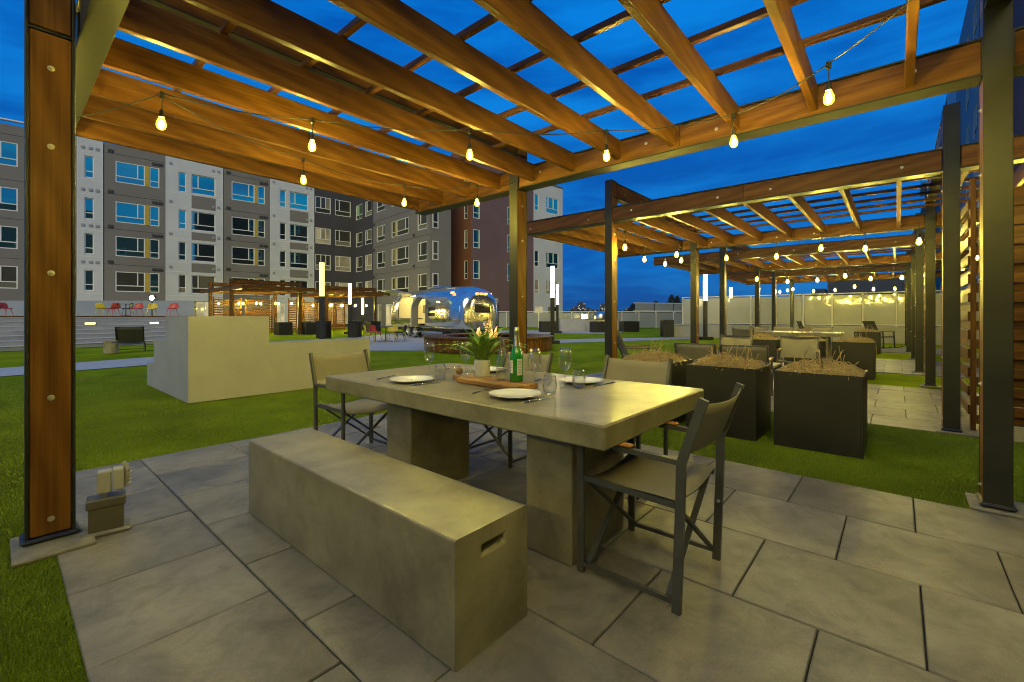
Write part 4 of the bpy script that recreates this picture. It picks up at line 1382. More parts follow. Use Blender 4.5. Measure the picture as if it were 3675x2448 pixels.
# ------------------------------------------------------------------ sling lounge chairs
def sling_chair(name, label, loc, rz, group, w=0.62, seat=0.30, dep=0.60, top=0.80, rec=0.35, arms=0.0, metal='chair_metal', cloth='sling', rocker=False, pads=False):
    """Faces local +Y."""
    c = thing(name, label, 'chair', loc, rz, group)
    h = w / 2
    yf, yb, yt = dep / 2, -dep / 2, -dep / 2 - rec
    base = 0.05 if rocker else 0.0
    for s in (-1, 1):
        x = s * h
        f = MB()
        f.bar((x, yf, base), (x, yf - .03, (arms or seat)), .024, .036, (0, 1, 0))
        f.build('front_leg', metal, c)
        f = MB()
        f.bar((x, yb - .10, base), (x, yb + .02, seat), .024, .036, (0, 1, 0))
        f.build('rear_leg', metal, c)
        f = MB()
        f.bar((x, yb + .02, seat - .01), (x, yt, top), .024, .036, (0, 1, 0))
        f.build('back_post', metal, c)
        MB().bar((x, yb, seat), (x, yf, seat + .03), .024, .030).build('seat_rail', metal, c)
        if arms:
            a = MB().bar((x, yb - .12, arms), (x, yf + .01, arms + .01), .034, .020).build('arm', metal, c)
            if pads:
                MB().box(x - .025, x + .025, yb + .02, yf, arms + .018, arms + .032, .005).build('arm_pad', 'teak_y', a)
        if rocker:
            pts = [(x, -0.48 + 1.0 * k / 10, 0.02 + 0.085 * (2 * abs(k / 10 - .5)) ** 2.2) for k in range(11)]
            MB().tube(pts, .014, 6).build('rocker', metal, c, True)
    n, m = 6, 5
    for nm, p0, p1, mat_ in (('seat', (yf, seat + .035), (yb + .03, seat + .01), cloth), ('back_sling', (yb + .015, seat + .06), (yt + .005, top - .01), cloth)):
        vs_, fs_ = [], []
        for j in range(m + 1):
            for i in range(n + 1):
                u, v = i / n, j / m
                sg = 0.03 * (1 - (2 * u - 1) ** 2)
                y = p0[0] + (p1[0] - p0[0]) * v
                z = p0[1] + (p1[1] - p0[1]) * v
                if nm == 'seat':
                    z -= sg
                else:
                    y -= sg
                    z -= sg * .4 * v
                vs_.append((-h + .008 + (w - .016) * u, y, z))
        for j in range(m):
            for i in range(n):
                a = j * (n + 1) + i
                fs_.append((a, a + 1, a + n + 2, a + n + 1))
        k = len(vs_)
        off = (0, 0, -.006) if nm == 'seat' else (0, -.006, 0)
        vs2 = [(p[0] + off[0], p[1] + off[1], p[2] + off[2]) for p in vs_]
        fs_ += [tuple(reversed([i + k for i in f])) for f in fs_]
        fs_ += [(m * (n + 1) + i + 1, m * (n + 1) + i + 1 + k, m * (n + 1) + i + k, m * (n + 1) + i) for i in range(n)]
        MB().add(vs_ + vs2, fs_).build(nm, mat_, c, 'all')
    MB().bar((-h, yt, top - .012), (h, yt, top - .012), .03, .022).build('top_rail', metal, c)
    MB().bar((-h, yf - .01, seat + .02), (h, yf - .01, seat + .02), .022, .022).build('cross_rail', metal, c)
    MB().bar((-h, yb - .06, seat * .35), (h, yb - .06, seat * .35), .020, .020).build('cross_rail', metal, c)
    return c


GL = 'sling lounge chairs'
sling_chair('lounge_chair', 'black sling lounge chair on the far lawn beside the concrete stool', (3.05, 20.0, 0), R(-13), GL, 0.72, 0.27, 0.55, 0.86, 0.30, 0, 'black_metal', 'sling_dark')
sling_chair('lounge_chair', 'black sling lounge chair half hidden by the near left post', (1.10, 20.3, 0), R(20), GL, 0.72, 0.27, 0.55, 0.86, 0.30, 0, 'black_metal', 'sling_dark')
st = MB()
st.lathe([(0.0001, 0.43), (0.175, 0.43), (0.185, 0.42), (0.20, 0.0)], 24)
o = st.build('garden_stool', 'concrete', None, True)
o.location = (2.44, 19.35, 0)
tag(o, 'round concrete drum stool on the far lawn', 'stool')
MB().box(-0.02, 0.07, -0.190, -0.165, 0.345, 0.375).build('slot_shade', 'far_dark', o, False)  # dark block stands in for the shade inside a slot; no hole is cut
GP = 'sling chairs under the pergolas'
sling_chair('patio_chair', 'taupe sling armchair under the second pergola, back to the camera, left one', (7.45, 2.36, 0), R(-90), GP, 0.60, 0.36, 0.56, 0.80, 0.16, 0.56, pads=True)
sling_chair('patio_chair', 'taupe sling armchair under the second pergola, back to the camera, right one', (7.45, 1.72, 0), R(-84), GP, 0.60, 0.36, 0.56, 0.80, 0.16, 0.56, pads=True)
sling_chair('patio_chair', 'taupe sling armchair under the second pergola facing the camera, by the planter', (9.72, 1.40, 0), R(95), GP, 0.60, 0.36, 0.56, 0.82, 0.16, 0.56, pads=True)
sling_chair('patio_chair', 'taupe sling armchair under the second pergola facing the camera, further left', (9.55, 2.55, 0), R(85), GP, 0.60, 0.36, 0.56, 0.82, 0.16, 0.56, pads=True)
sling_chair('patio_chair', 'reclining sling chair with wooden arms beside the middle steel post', (8.95, 4.15, 0), R(-139), GP, 0.60, 0.34, 0.60, 0.92, 0.24, 0.55, pads=True)
t = thing('coffee_table', 'low pale coffee table under the second pergola', 'table', (8.55, 1.95, 0))
MB().box(-0.42, 0.42, -0.42, 0.42, 0.36, 0.40, 0.006).build('table_top', 'concrete', t)
for sx in (-1, 1):
    for sy in (-1, 1):
        MB().box(sx * .38 - .02, sx * .38 + .02, sy * .38 - .02, sy * .38 + .02, 0, .36).build('leg', 'chair_metal', t)
concrete_table('long concrete table under the third pergola', 14.5, 1.15)
for k, (x, y, rz, lab) in enumerate(((16.1, 1.75, PI / 2, 'director chair behind the third pergola table, right'), (16.1, 2.75, PI / 2, 'director chair behind the third pergola table, middle'),
                                     (14.1, 3.3, -PI / 2, 'director chair in front of the third pergola table, left'), (16.1, 3.45, PI / 2, 'director chair behind the third pergola table, left'))):
    dup(ch, (x, y, 0), rz, lab, 'director chairs at the third pergola')
sling_chair('rocking_chair', 'dark rocking chair under the fourth pergola', (21.7, 0.45, 0), R(150), 'rocking chairs', 0.60, 0.42, 0.50, 1.02, 0.22, 0.62, 'black_metal', 'sling_dark', True)
sling_chair('rocking_chair', 'dark rocking chair under the fourth pergola, further left by the planter', (21.4, 2.6, 0), R(200), 'rocking chairs', 0.60, 0.42, 0.50, 1.02, 0.22, 0.62, 'black_metal', 'sling_dark', True)

# ------------------------------------------------------------------ slat screens
def slat_screen(name, label, loc, rz, L, H, group, pitch=0.196, both=True, posts=2):
    t = thing(name, label, 'screen', loc, rz, group)
    for k in range(posts):
        x = L * k / (posts - 1)
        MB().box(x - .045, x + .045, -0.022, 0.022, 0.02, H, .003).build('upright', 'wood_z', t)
    sl = MB().box(-0.05, L + 0.05, -0.009, 0.009, -0.049, 0.049, .003).mesh('slat', 'wood_x')
    n = int((H - 0.12) / (pitch / 2)) if both else int((H - .1) / pitch)
    for k in range(n):
        y = -0.033 if (k % 2 == 0 or not both) else 0.033
        z = 0.14 + k * (pitch / 2 if both else pitch)
        link('slat', sl, t, (0, y, z))
    return t


slat_screen('slat_screen', 'tall wooden slat screen behind the right posts of the second pergola', (6.74, -0.60, 0), 0, 3.55, 2.66, 'wooden slat screens', posts=3)
slat_screen('slat_screen', 'tall wooden slat screen at the right edge, beside the near steel post', (6.80, -2.30, 0), PI / 2, 1.55, 2.66, 'wooden slat screens')
slat_screen('slat_screen', 'tall wooden slat screen along the third pergola', (13.2, -0.52, 0), 0, 3.5, 2.66, 'wooden slat screens', posts=3)
slat_screen('slat_screen', 'distant slat screen, left one in the pergola behind the stepped wall', (9.3, 33.86, 0), 0, 1.6, 2.5, 'distant slat screens', 0.165, False)
slat_screen('slat_screen', 'distant slat screen, right one in the pergola behind the stepped wall', (11.2, 33.86, 0), 0, 1.7, 2.5, 'distant slat screens', 0.165, False)
slat_screen('slat_screen', 'distant slat screen at the back of the pergola beside the caravan', (15.9, 35.45, 0), 0, 3.4, 2.5, 'distant slat screens', 0.165, False, 3)
slat_screen('slat_screen', 'narrow distant slat screen beside the dark light pole', (13.9, 32.2, 0), PI / 2, 1.3, 2.5, 'distant slat screens', 0.165, False)
for k, (x, y, rz, lab) in enumerate(((10.2, 28.6, R(160), 'grey lounge chair in front of the distant pergola'), (16.0, 31.9, R(-70), 'grey lounge chair between the distant pergolas, right of the light pole'),
                                     (13.9, 31.5, R(60), 'grey lounge chair under the distant pergola'))):
    sling_chair('lounge_chair', lab, (x, y, 0), rz, GL, 0.66, 0.32, 0.62, 0.95, 0.34, 0)
for k, (x, y, lab) in enumerate(((13.6, 29.6, 'black cube planter right of the distant pergola post'), (12.2, 30.2, 'black cube planter left of the distant pergola post'), (19.0, 30.6, 'black cube planter by the distant dark dining chairs'))):
    p = thing('planter', lab, 'planter', (x, y, 0), 0, 'black planters at the distant pergolas')
    link('box_body', PBODY_ME, p).scale = (1.25, 1.25, 1.15)
    link('soil', PSOIL, p).scale = (1.25, 1.25, 1.15)

# ------------------------------------------------------------------ light poles, litter bins
def light_pole(label, x, y, h=3.45, tube='tube', rz=0.0):
    t = thing('light_pole', label, 'light pole', (x, y, 0), rz, 'square light poles with glowing tubes')
    MB().box(-0.30, 0.30, -0.30, 0.30, -0.01, 0.14, .01).build('base', 'black_metal', t)
    MB().box(-0.085, 0.085, -0.085, 0.085, 0.14, h - 1.42, .006).build('pole', 'black_metal', t)
    MB().box(-0.078, 0.078, -0.078, 0.078, h - 1.42, h - 0.02, .006).build('glowing_tube', tube, t)
    MB().box(-0.085, 0.085, -0.085, 0.085, h - 0.02, h, .004).build('cap', 'black_metal', t)


light_pole('light pole with yellow tube rising behind the white stepped wall', 8.79, 17.97, 3.45, 'tube_yellow', R(40))
light_pole('light pole with glowing tube behind the litter bin by the distant pergolas', 15.8, 28.3, rz=R(40))
light_pole('short distant light pole in front of the grey building wing', 21.5, 36.3, 2.8, rz=R(40))
light_pole('light pole with glowing tube right of the round fire pit', 16.23, 11.65, rz=R(40))
light_pole('farther light pole right of the fire pit, against the white building', 26.1, 18.3, rz=R(40))
light_pole('light pole between the posts of the second pergola', 24.1, 7.56, rz=R(40))
light_pole('distant light pole beyond the frosted glass wall', 37.7, 9.9, rz=R(40))


def litter_bin(label, x, y, w=0.56, h=0.95):
    t = thing('litter_bin', label, 'litter bin', (x, y, 0), R(35), 'slatted litter bins')
    MB().box(-w / 2 + .02, w / 2 - .02, -w / 2 + .02, w / 2 - .02, 0.03, h - .12).build('liner', 'far_dark', t)
    MB().box(-w / 2, w / 2, -w / 2, w / 2, h - .1, h, .01).build('rim', 'black_metal', t)
    sl = MB().box(-0.022, 0.022, -0.006, 0.006, 0.04, h - .1).mesh('slat', 'black_metal')
    for k in range(7):
        u = -w / 2 + .04 + k * (w - .08) / 6
        for s in (-1, 1):
            link('slat', sl, t, (u, s * w / 2, 0))
            link('slat', sl, t, (s * w / 2, u, 0), (0, 0, PI / 2))
    return t


litter_bin('black slatted litter bin at the foot of the yellow light pole', 11.5, 23.3)
litter_bin('black slatted litter bin left of the bright dining chairs', 13.25, 23.2)
litter_bin('slatted litter bin at the end of the frosted glass wall', 25.4, 10.1, 0.62, 1.0)

# ------------------------------------------------------------------ bright dining set on the plaza
GD = 'bright shell chairs on the plaza'
bistro_table('dark bistro table between the bright chairs on the plaza', (11.88, 18.05, 0), 'round bistro tables')
shell_chair('yellow_plastic', 'yellow shell chair on the plaza, left of the bistro table', (11.28, 18.45, 0), R(-120), GD)
shell_chair('red_plastic', 'red shell chair on the plaza behind the yellow one', (11.75, 18.72, 0), R(-165), GD)
shell_chair('yellow_plastic', 'yellow shell chair on the plaza behind the bistro table', (12.42, 18.35, 0), R(130), GD)
shell_chair('black_plastic', 'black shell chair on the plaza, right of the bistro table', (12.25, 17.42, 0), R(45), GD)

# ------------------------------------------------------------------ round fire pit bench
fp = thing('fire_pit', 'round slatted wooden bench ring around the fire', 'fire pit', (11.98, 11.52, 0))
rn = MB()
N = 72
for r0, r1, z0, z1 in ((1.55, 2.42, 0.455, 0.50),):
    vs_, fs_ = [], []
    for k in range(N):
        a = 2 * PI * k / N
        for r, z in ((r0, z0), (r1, z0), (r1, z1), (r0, z1)):
            vs_.append((r * math.cos(a), r * math.sin(a), z))
    for k in range(N):
        a, b = k * 4, ((k + 1) % N) * 4
        for j in range(4):
            fs_.append((a + j, a + (j + 1) % 4, b + (j + 1) % 4, b + j)[::-1])
    rn.add(vs_, fs_)
rn.build('seat_ring', 'wood_x', fp, True)
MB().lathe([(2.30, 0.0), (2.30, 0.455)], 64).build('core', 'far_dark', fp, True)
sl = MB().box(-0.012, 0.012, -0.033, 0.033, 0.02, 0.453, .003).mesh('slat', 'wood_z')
NS = 176
for k in range(NS):
    a = 2 * PI * k / NS
    link('slat', sl, fp, (2.345 * math.cos(a), 2.345 * math.sin(a), 0), (0, 0, a))
MB().lathe([(0.62, 0.0), (0.66, 0.42), (0.60, 0.42), (0.55, 0.34), (0.0001, 0.34)], 32).build('fire_bowl', 'concrete', fp, True)
fm = thing('flames', 'orange flames rising from the round fire pit', 'fire', (11.98, 11.52, 0.36))
fr2 = random.Random(5)
for k in range(11):
    x, y = fr2.uniform(-.32, .32), fr2.uniform(-.32, .32)
    hh = fr2.uniform(0.25, 0.55) + (0.35 if k < 3 else 0)
    r = fr2.uniform(0.06, 0.11)
    pts, rs_ = [], []
    for j in range(9):
        t_ = j / 8
        pts.append((x + 0.10 * math.sin(3 * t_ + k) * t_, y + 0.08 * math.cos(4 * t_ + 2 * k) * t_, hh * t_))
        rs_.append(max(0.002, r * (1 - t_) ** 0.8 * (0.55 + 1.2 * t_)))
    MB().tube(pts, rs_, 7).build('flame', 'flame', fm, 'all')

# ------------------------------------------------------------------ silver caravan
cv = thing('caravan', 'polished silver caravan with rounded ends and its side hatch open', 'caravan', (17.17, 20.59, 0), math.atan2(-0.979, -0.207))
SEC = [(-1.12, .55), (-1.2, .70), (-1.2, 1.10), (-1.2, 1.50), (-1.18, 1.85), (-1.10, 2.18), (-0.94, 2.46), (-0.68, 2.67), (-0.36, 2.80), (0, 2.84)]
SEC = SEC + [(-y, z) for y, z in SEC[-2::-1]]
stations = []
for k in range(10, 0, -1):
    a = k / 10 * PI / 2
    stations.append((-2.5 - 1.1 * math.sin(a), .55 + .65 * math.cos(a) ** .7, 2.05 + .79 * math.cos(a) ** .8))
xs_mid = [-2.5, -2.15, -1.85, -1.55, -1.25, -0.95, -0.65, -0.30, 0.05, 0.40, 0.75, 1.2, 1.65, 2.1, 2.5]
stations += [(x, 1.2, 2.84) for x in xs_mid]
for k in range(1, 11):
    a = k / 10 * PI / 2
    stations.append((2.5 + 1.1 * math.sin(a), .55 + .65 * math.cos(a) ** .7, 2.05 + .79 * math.cos(a) ** .8))
vs_, fs_ = [], []
m = len(SEC)
for x, w, top in stations:
    for y, z in SEC:
        vs_.append((x, y * w / 1.2, .55 + (z - .55) * (top - .55) / 2.29))
for k in range(len(stations) - 1):
    xm = (stations[k][0] + stations[k + 1][0]) / 2
    for j in range(m - 1):
        if -2.16 < xm < -0.64 and 2 <= j <= 5:
            continue
        if 0.05 < xm < 0.75 and 1 <= j <= 4:
            continue
        a = k * m + j
        fs_.append((a, a + m, a + m + 1, a + 1))
    a = k * m
    fs_.append((a, a + m - 1, a + 2 * m - 1, a + m))
fs_.append(tuple(range(m)))
fs_.append(tuple((len(stations) - 1) * m + j for j in reversed(range(m))))
body = MB().add(vs_, fs_).build('body', 'alu', cv, True)
cv.scale = (1.30, 1.14, 1.0)
# inside of the hatch and of the doorway
MB().box(-2.30, -0.50, 0.10, 0.15, 0.75, 2.60).box(-2.34, -2.29, -1.08, 0.10, 0.75, 2.40).box(-2.30, -0.50, -1.05, 0.10, 0.74, 0.78).box(-2.30, -0.50, -0.80, 0.10, 2.52, 2.56).build('interior_wall', 'cream', cv)
MB().box(-2.15, -0.66, -1.15, -0.56, 1.02, 1.09).build('counter', 'cream', cv)
MB().box(-1.75, -1.15, 0.06, 0.10, 1.40, 1.90, .02).build('interior_window', 'van_glass', cv)
MB().box(-2.1, -0.7, -0.7, -0.30, 2.46, 2.50).build('interior_lamp', 'lamp_warm', cv)
MB().box(0.06, 0.74, -0.80, -0.76, 0.62, 2.2).build('doorway_back', 'cream', cv)
hl = MB()
for k in range(6):
    t_ = k / 5
    for x in (-2.16, -0.64):
        hl.v.append((x, -1.02 - 1.15 * math.sin(t_ * 1.35), 2.40 + 0.42 * t_ ** 0.7 - 0.12 * t_ * t_))
for k in range(5):
    hl.f.append((2 * k, 2 * k + 1, 2 * k + 3, 2 * k + 2))
lid = hl.build('hatch_lid', 'alu_dull', cv, 'all')
md = lid.modifiers.new('thickness', 'SOLIDIFY'); md.thickness = 0.04
MB().tube([(-2.12, -1.0, 1.95), (-2.14, -2.0, 2.6)], .012, 6).build('hatch_strut', 'alu_dull', cv, True)
MB().tube([(-0.68, -1.0, 1.95), (-0.66, -2.0, 2.6)], .012, 6).build('hatch_strut', 'alu_dull', cv, True)
dr = MB()
for k in range(9):
    z = 0.62 + (2.28 - 0.62) * k / 8
    yin = (0 if z < 1.55 else 0.30 * ((z - 1.55) / .73) ** 2)
    for q in (0.0, 0.70):
        for e_ in (0.0, 0.04):
            dr.v.append((0.02 + q * 0.6 - e_ * 0.8, -1.2 + yin - q * 0.8 - e_ * 0.6, z))
for k in range(8):
    a = k * 4
    for i0, i1 in ((0, 1), (1, 3), (3, 2), (2, 0)):
        dr.f.append((a + i0, a + i1, a + 4 + i1, a + 4 + i0))
dr.f.append((0, 2, 3, 1)); dr.f.append((32, 33, 35, 34))
door = dr.build('door', 'cream', cv)
MB().box(0.38, 0.42, -1.73, -1.69, 1.35, 1.5).build('handle', 'alu_dull', door)


def van_window(x0, x1, z0, z1, y=-1.2, lean=0.0):
    fr_ = MB().box(x0 - .05, x1 + .05, y - .012, y + .05, z0 - .05, z1 + .05, .012).build('window', 'alu_dull', cv)
    MB().box(x0, x1, y - .018, y - .010, z0, z1, .004).build('pane', 'van_glass', fr_)
    fr_.rotation_euler = (lean, 0, 0)
    if lean:
        fr_.location = (0, y - (y * math.cos(lean) - z0 * math.sin(lean)), z0 - (y * math.sin(lean) + z0 * math.cos(lean)))
    return fr_


van_window(1.05, 1.65, 1.55, 2.15, -1.195, R(-10))
van_window(1.05, 1.65, 1.20, 1.38, -1.20)
van_window(-2.85, -2.42, 1.50, 2.05, -1.19, R(-9))
ew = MB().box(3.585, 3.62, -0.46, 0.46, 1.34, 1.86, .02).build('end_window', 'alu_dull', cv)
MB().box(3.619, 3.626, -0.41, 0.41, 1.39, 1.81, .004).build('pane', 'van_glass', ew)
for s in (-1, 1):
    q = MB().box(-0.02, 0.02, -0.20, 0.20, 1.36, 1.88, .01).build('end_window', 'alu_dull', cv)
    q.location = (3.34, s * 0.85, 0)
    q.rotation_euler = (0, 0, s * R(38))
    p_ = MB().box(0.019, 0.026, -0.16, 0.16, 1.40, 1.84).build('pane', 'van_glass', q)
for y in (-0.22, 0, 0.22):
    MB().box(3.50, 3.60, y - .07, y + .07, 2.31, 2.40, .01).build('marker_light', 'marker', cv)
for y in (-0.95, 0.95):
    MB().box(2.75, 2.90, y * 1.07 - .06, y * 1.07 + .06, 2.36, 2.46, .01).build('marker_light', 'marker', cv)
MB().box(-0.40, -0.22, -1.235, -1.19, 0.94, 1.06, .01).build('marker_light', 'marker', cv)
MB().lathe([(0.0001, 0.0), (0.04, 0.01), (0.05, 0.03), (0.0001, 0.06)], 10, (1.86, -1.20, 1.95)).build('porch_lamp', 'lamp_warm', cv, True)
MB().box(-0.5, 0.7, -0.35, 0.35, 2.82, 2.93, .04).build('roof_vent', 'alu_dull', cv)
MB().box(1.9, 2.5, -0.75, -0.25, 2.63, 2.70, .02).build('roof_hatch', 'white_paint', cv).rotation_euler = (0, 0, 0)
MB().box(-3.0, 3.0, -1.225, -1.20, 0.60, 0.66).build('rub_rail', 'alu_dull', cv)
MB().box(-3.2, 3.3, -1.0, 1.0, 0.36, 0.56).build('chassis', 'black_metal', cv)
for x in (-1.02, -0.28):
    for s in (-1, 1):
        yy = s * 1.08
        wprof = [(0.20, -.10), (0.31, -.10), (0.345, -.06), (0.35, 0), (0.345, .06), (0.31, .10), (0.20, .10)]
        wh = MB().lathe(wprof, 26).build('wheel', 'tyre', cv, True)
        wh.location = (x, yy, 0.35)
        wh.rotation_euler = (PI / 2, 0, 0)
        rm = MB().lathe([(0.0001, .075), (0.05, .085), (0.06, .05), (0.17, .045), (0.20, .095), (0.20, -.09)], 20)
        for k in range(6):
            a = k * PI / 3
            rm.bar((0.05 * math.cos(a), .05 * math.sin(a), .07), (0.19 * math.cos(a), .19 * math.sin(a), .075), .05, .02)
        link('rim', rm.mesh('rim', 'alu_dull', True), wh).scale = (1, 1, s * -1 if s > 0 else 1)
MB().box(-1.50, 0.20, -1.215, -1.14, 0.68, 0.80, .03).build('wheel_arch', 'alu_dull', cv)
sp = MB()
for k, z in enumerate((0.14, 0.32)):
    sp.box(0.12, 0.70, -1.75 + k * .26, -1.50 + k * .26, z, z + .03)
for x in (0.12, 0.70):
    sp.tube([(x, -1.76, 0.0), (x, -1.72, .16), (x, -1.26, .52)], .014, 6)
    sp.tube([(x, -1.40, 0.0), (x, -1.66, .16)], .014, 6)
o = sp.build('folding_step', 'alu_dull', None, True)
o.location = cv.location
o.rotation_euler = cv.rotation_euler
o.scale = cv.scale
tag(o, 'folding metal step below the caravan door', 'step')
for y in (-0.12, 0.12):
    MB().tube([(3.95, y, 0.45), (3.95, y, 0.95)], 0.15, 14).build('gas_bottle', 'alu_dull', cv, True)
MB().bar((3.3, -0.5, .48), (4.6, 0, .48), .08, .10).build('drawbar', 'black_metal', cv)
MB().bar((3.3, 0.5, .48), (4.6, 0, .48), .08, .10).build('drawbar', 'black_metal', cv)
MB().tube([(4.55, 0, 0.0), (4.55, 0, .85)], .035, 8).build('jack', 'black_metal', cv, True)

# ------------------------------------------------------------------ apartment building
def window(root, x0, x1, z0, z1, glass, mull=(), sill=None, depth=0.10, fw=0.07):
    """White framed window set in a wall opening; every pane is glass of its own."""
    f = MB()
    ya, yb = 0.015, depth
    f.box(x0, x1, ya, yb, z0, z0 + fw).box(x0, x1, ya, yb, z1 - fw, z1)
    f.box(x0, x0 + fw, ya, yb, z0 + fw, z1 - fw).box(x1 - fw, x1, ya, yb, z0 + fw, z1 - fw)
    hs = sill if sill is not None else z0 + (z1 - z0) * 0.30
    f.box(x0 + fw, x1 - fw, ya, yb, hs - fw / 2, hs + fw / 2)
    for q in mull:
        f.box(q - fw / 2, q + fw / 2, ya, yb, hs + fw / 2, z1 - fw)
    w = f.build('window', 'white_paint', root)
    cols = [x0 + fw] + [v for q in mull for v in (q - fw / 2, q + fw / 2)] + [x1 - fw]
    for k in range(0, len(cols), 2):
        B(cols[k], cols[k + 1], yb - .03, yb - .02, hs + fw / 2, z1 - fw).build('pane', glass, w)
    B(x0 + fw, x1 - fw, yb - .03, yb - .02, z0 + fw, hs - fw / 2).build('pane', glass if glass != 'pane_warm' else 'pane_lit', w)
    return w


def vents(root, spots, mat):
    for x, z in spots:
        MB().box(x - .17, x + .17, -0.06, 0.0, z - .12, z + .12, .01).build('vent', mat, root)


ang = R(-6.75)
ROWS = [(3.25, 4.93), (6.20, 7.87), (9.02, 10.74), (12.35, 14.10)]
G4 = ['pane_sky', 'pane_sky', 'pane_sky', 'pane_sky']
ROOF = 15.4
main = thing('apartment_building', 'long grey and white apartment building behind the terrace and far pergolas', 'building', (6.467, 49.089, 0), ang)
bays = [(-14.0, -2.30, 'gray_wall', [(-13.2, -10.4, (-11.2,)), (-8.4, -5.45, (-6.3,)), (-3.2, -2.42, ())]),
        (-2.30, -0.75, 'white_wall', [(-1.85, -1.30, ())]),
        (-0.75, 3.29, 'gray_wall', [(0.0, 1.90, (1.42,)), (2.19, 2.87, ())]),
        (3.29, 7.58, 'white_wall', [(4.21, 4.77, ()), (5.16, 6.99, (5.66,))]),
        (7.58, 11.59, 'gray_wall', [(8.29, 10.24, (9.74,)), (10.50, 11.16, ())]),
        (11.59, 15.89, 'white_wall', [(12.50, 13.10, ()), (13.46, 15.27, (13.98,))]),
        (15.89, 20.32, 'dark_wall', [(16.02, 17.64, (16.6, 17.12)), (18.11, 19.87, (18.6,))])]
GROUND = {3: [(4.0, 4.8), (5.2, 7.1)], 5: [(12.2, 13.0), (13.4, 15.3)], 6: [(16.3, 17.9), (18.3, 19.6)]}
wrnd = random.Random(21)
for bi, (x0, x1, cm, wins) in enumerate(bays):
    holes = [(a, b, z0, z1) for a, b, mm in wins for z0, z1 in ROWS]
    gl = [(a, b, 0.35, 2.55) for a, b in GROUND.get(bi, [])]
    off = 0.0 if cm != 'white_wall' else -0.06
    wl_ = MB().grid((x0, x1), (0, ROOF if cm != 'white_wall' else ROOF + .25), holes + gl, off, 0.10 - off)
    wl_.build('wall', cm, main)
    for a, b, mm in wins:
        for r, (z0, z1) in enumerate(ROWS):
            gm = G4[r]
            q = wrnd.random()
            if r == 0 and q < .5:
                gm = 'pane_dim'
            if bi == 6:
                gm = 'pane_dim' if q < .7 else 'pane_lit'
            if bi == 0 and a > -3.3 and r == 0:
                gm = 'pane_warm'
            window(main, a, b, z0, z1, gm, mm)
    for a, b in gl and GROUND.get(bi, []):
        window(main, a, b, 0.35, 2.55, 'pane_warm' if (bi, a) != (6, 16.3) else 'pane_lit', ((a + b) / 2,), 0.45)
    if cm == 'gray_wall' and bi in (2, 4):
        xa = 1.90 if bi == 2 else 10.24
        xb = 2.19 if bi == 2 else 10.50
        for z0, z1 in ROWS:
            B(xa + .004, xb - .004, -0.025, -0.002, z0, z1).build('mustard_panel', 'mustard', main)
    if cm == 'white_wall':
        for x in (x0 + .02, (x0 + x1) / 2 - .25, x1 - .06):
            if not any(a - .05 < x < b + .05 for a, b, mm in wins):
                B(x, x + .04, -0.075, -0.061, 0.0, ROOF).build('joint_strip', 'white_paint', main)
        for z0, z1 in ROWS:
            for z in (z0 - 0.22, z1 + 0.22):
                segs_ = [(x0, x1)]
                B(x0, x1, -0.073, -0.061, z, z + .035).build('joint_strip', 'white_paint', main)
    if bi in (3, 5):
        a, b, mm = wins[1]
        for r in range(3):
            B(a, b, -0.078, -0.062, ROWS[r][1] + .26, ROWS[r + 1][0] - .19).build('spandrel_panel', 'gray_wall', main)
    for z0, z1 in ROWS:
        if cm == 'gray_wall':
            B(x0, x1, -0.012, -0.001, z1 + .55, z1 + .575).build('reveal_joint', 'vent', main)
            vents(main, [(x0 + .45, z1 + .75), (x1 - .35, z1 + .30), (x1 - .75, z1 + .30)], 'vent')
        elif cm == 'white_wall':
            for x in (x0 + .35, x1 - .35, x1 - .75):
                MB().box(x - .11, x + .11, -0.11, -0.062, z1 + .52, z1 + .74, .01).build('vent', 'vent_pale', main)
B(-14, 20.3, 0.14, 9.0, 0.0, ROOF - .1).build('building_core', 'gray_wall', main)
B(-14.1, 20.4, -0.16, 0.2, ROOF + .26, ROOF + .36).build('parapet_cap', 'white_paint', main)

wing = thing('apartment_wing', 'grey and charcoal apartment wing with white framed windows behind the caravan', 'building', (26.647, 46.70, 0), R(-96.75))
RW = [(3.35, 4.99), (6.15, 7.83), (8.95, 10.52), (12.0, 13.65)]
for x0, x1, cm, wins in ((0.0, 4.78, 'dark_wall', [(0.35, 2.05, (0.8,)), (2.80, 4.45, (3.2,))]),
                         (4.78, 15.89, 'gray_wall', [(5.6, 7.45, (6.9,)), (8.85, 9.55, ()), (9.85, 12.19, (11.55,)), (13.84, 15.45, (14.3,))])):
    gl = [] if x0 == 0 else [(5.2, 6.6), (7.6, 9.0), (10.0, 12.2), (13.4, 15.0)]
    MB().grid((x0, x1), (0, 15.6), [(a, b, z0, z1) for a, b, mm in wins for z0, z1 in RW] + [(a, b, .2, 2.4) for a, b in gl], 0, .10).build('wall', cm, wing)
    for a, b, mm in wins:
        for r, (z0, z1) in enumerate(RW):
            q = wrnd.random()
            window(wing, a, b, z0, z1, 'pane_lit' if q < .12 else ('pane_sky' if (r == 3 and q < .6) else 'pane_dim'), mm)
    for k, (a, b) in enumerate(gl):
        window(wing, a, b, .2, 2.4, ('pane_lit', 'pane_warm', 'pane_warm', 'pane_dim')[k], ((a + b) / 2,), .35)
    if x0 > 1:
        for z0, z1 in RW:
            B(9.552, 9.848, -.025, -.002, z0, z1).build('mustard_panel', 'mustard', wing)
            B(x0, x1, -0.012, -0.001, z1 + .55, z1 + .575).build('reveal_joint', 'vent', wing)
            vents(wing, [(5.1, z1 + .3), (13.2, z1 + .8)], 'vent')
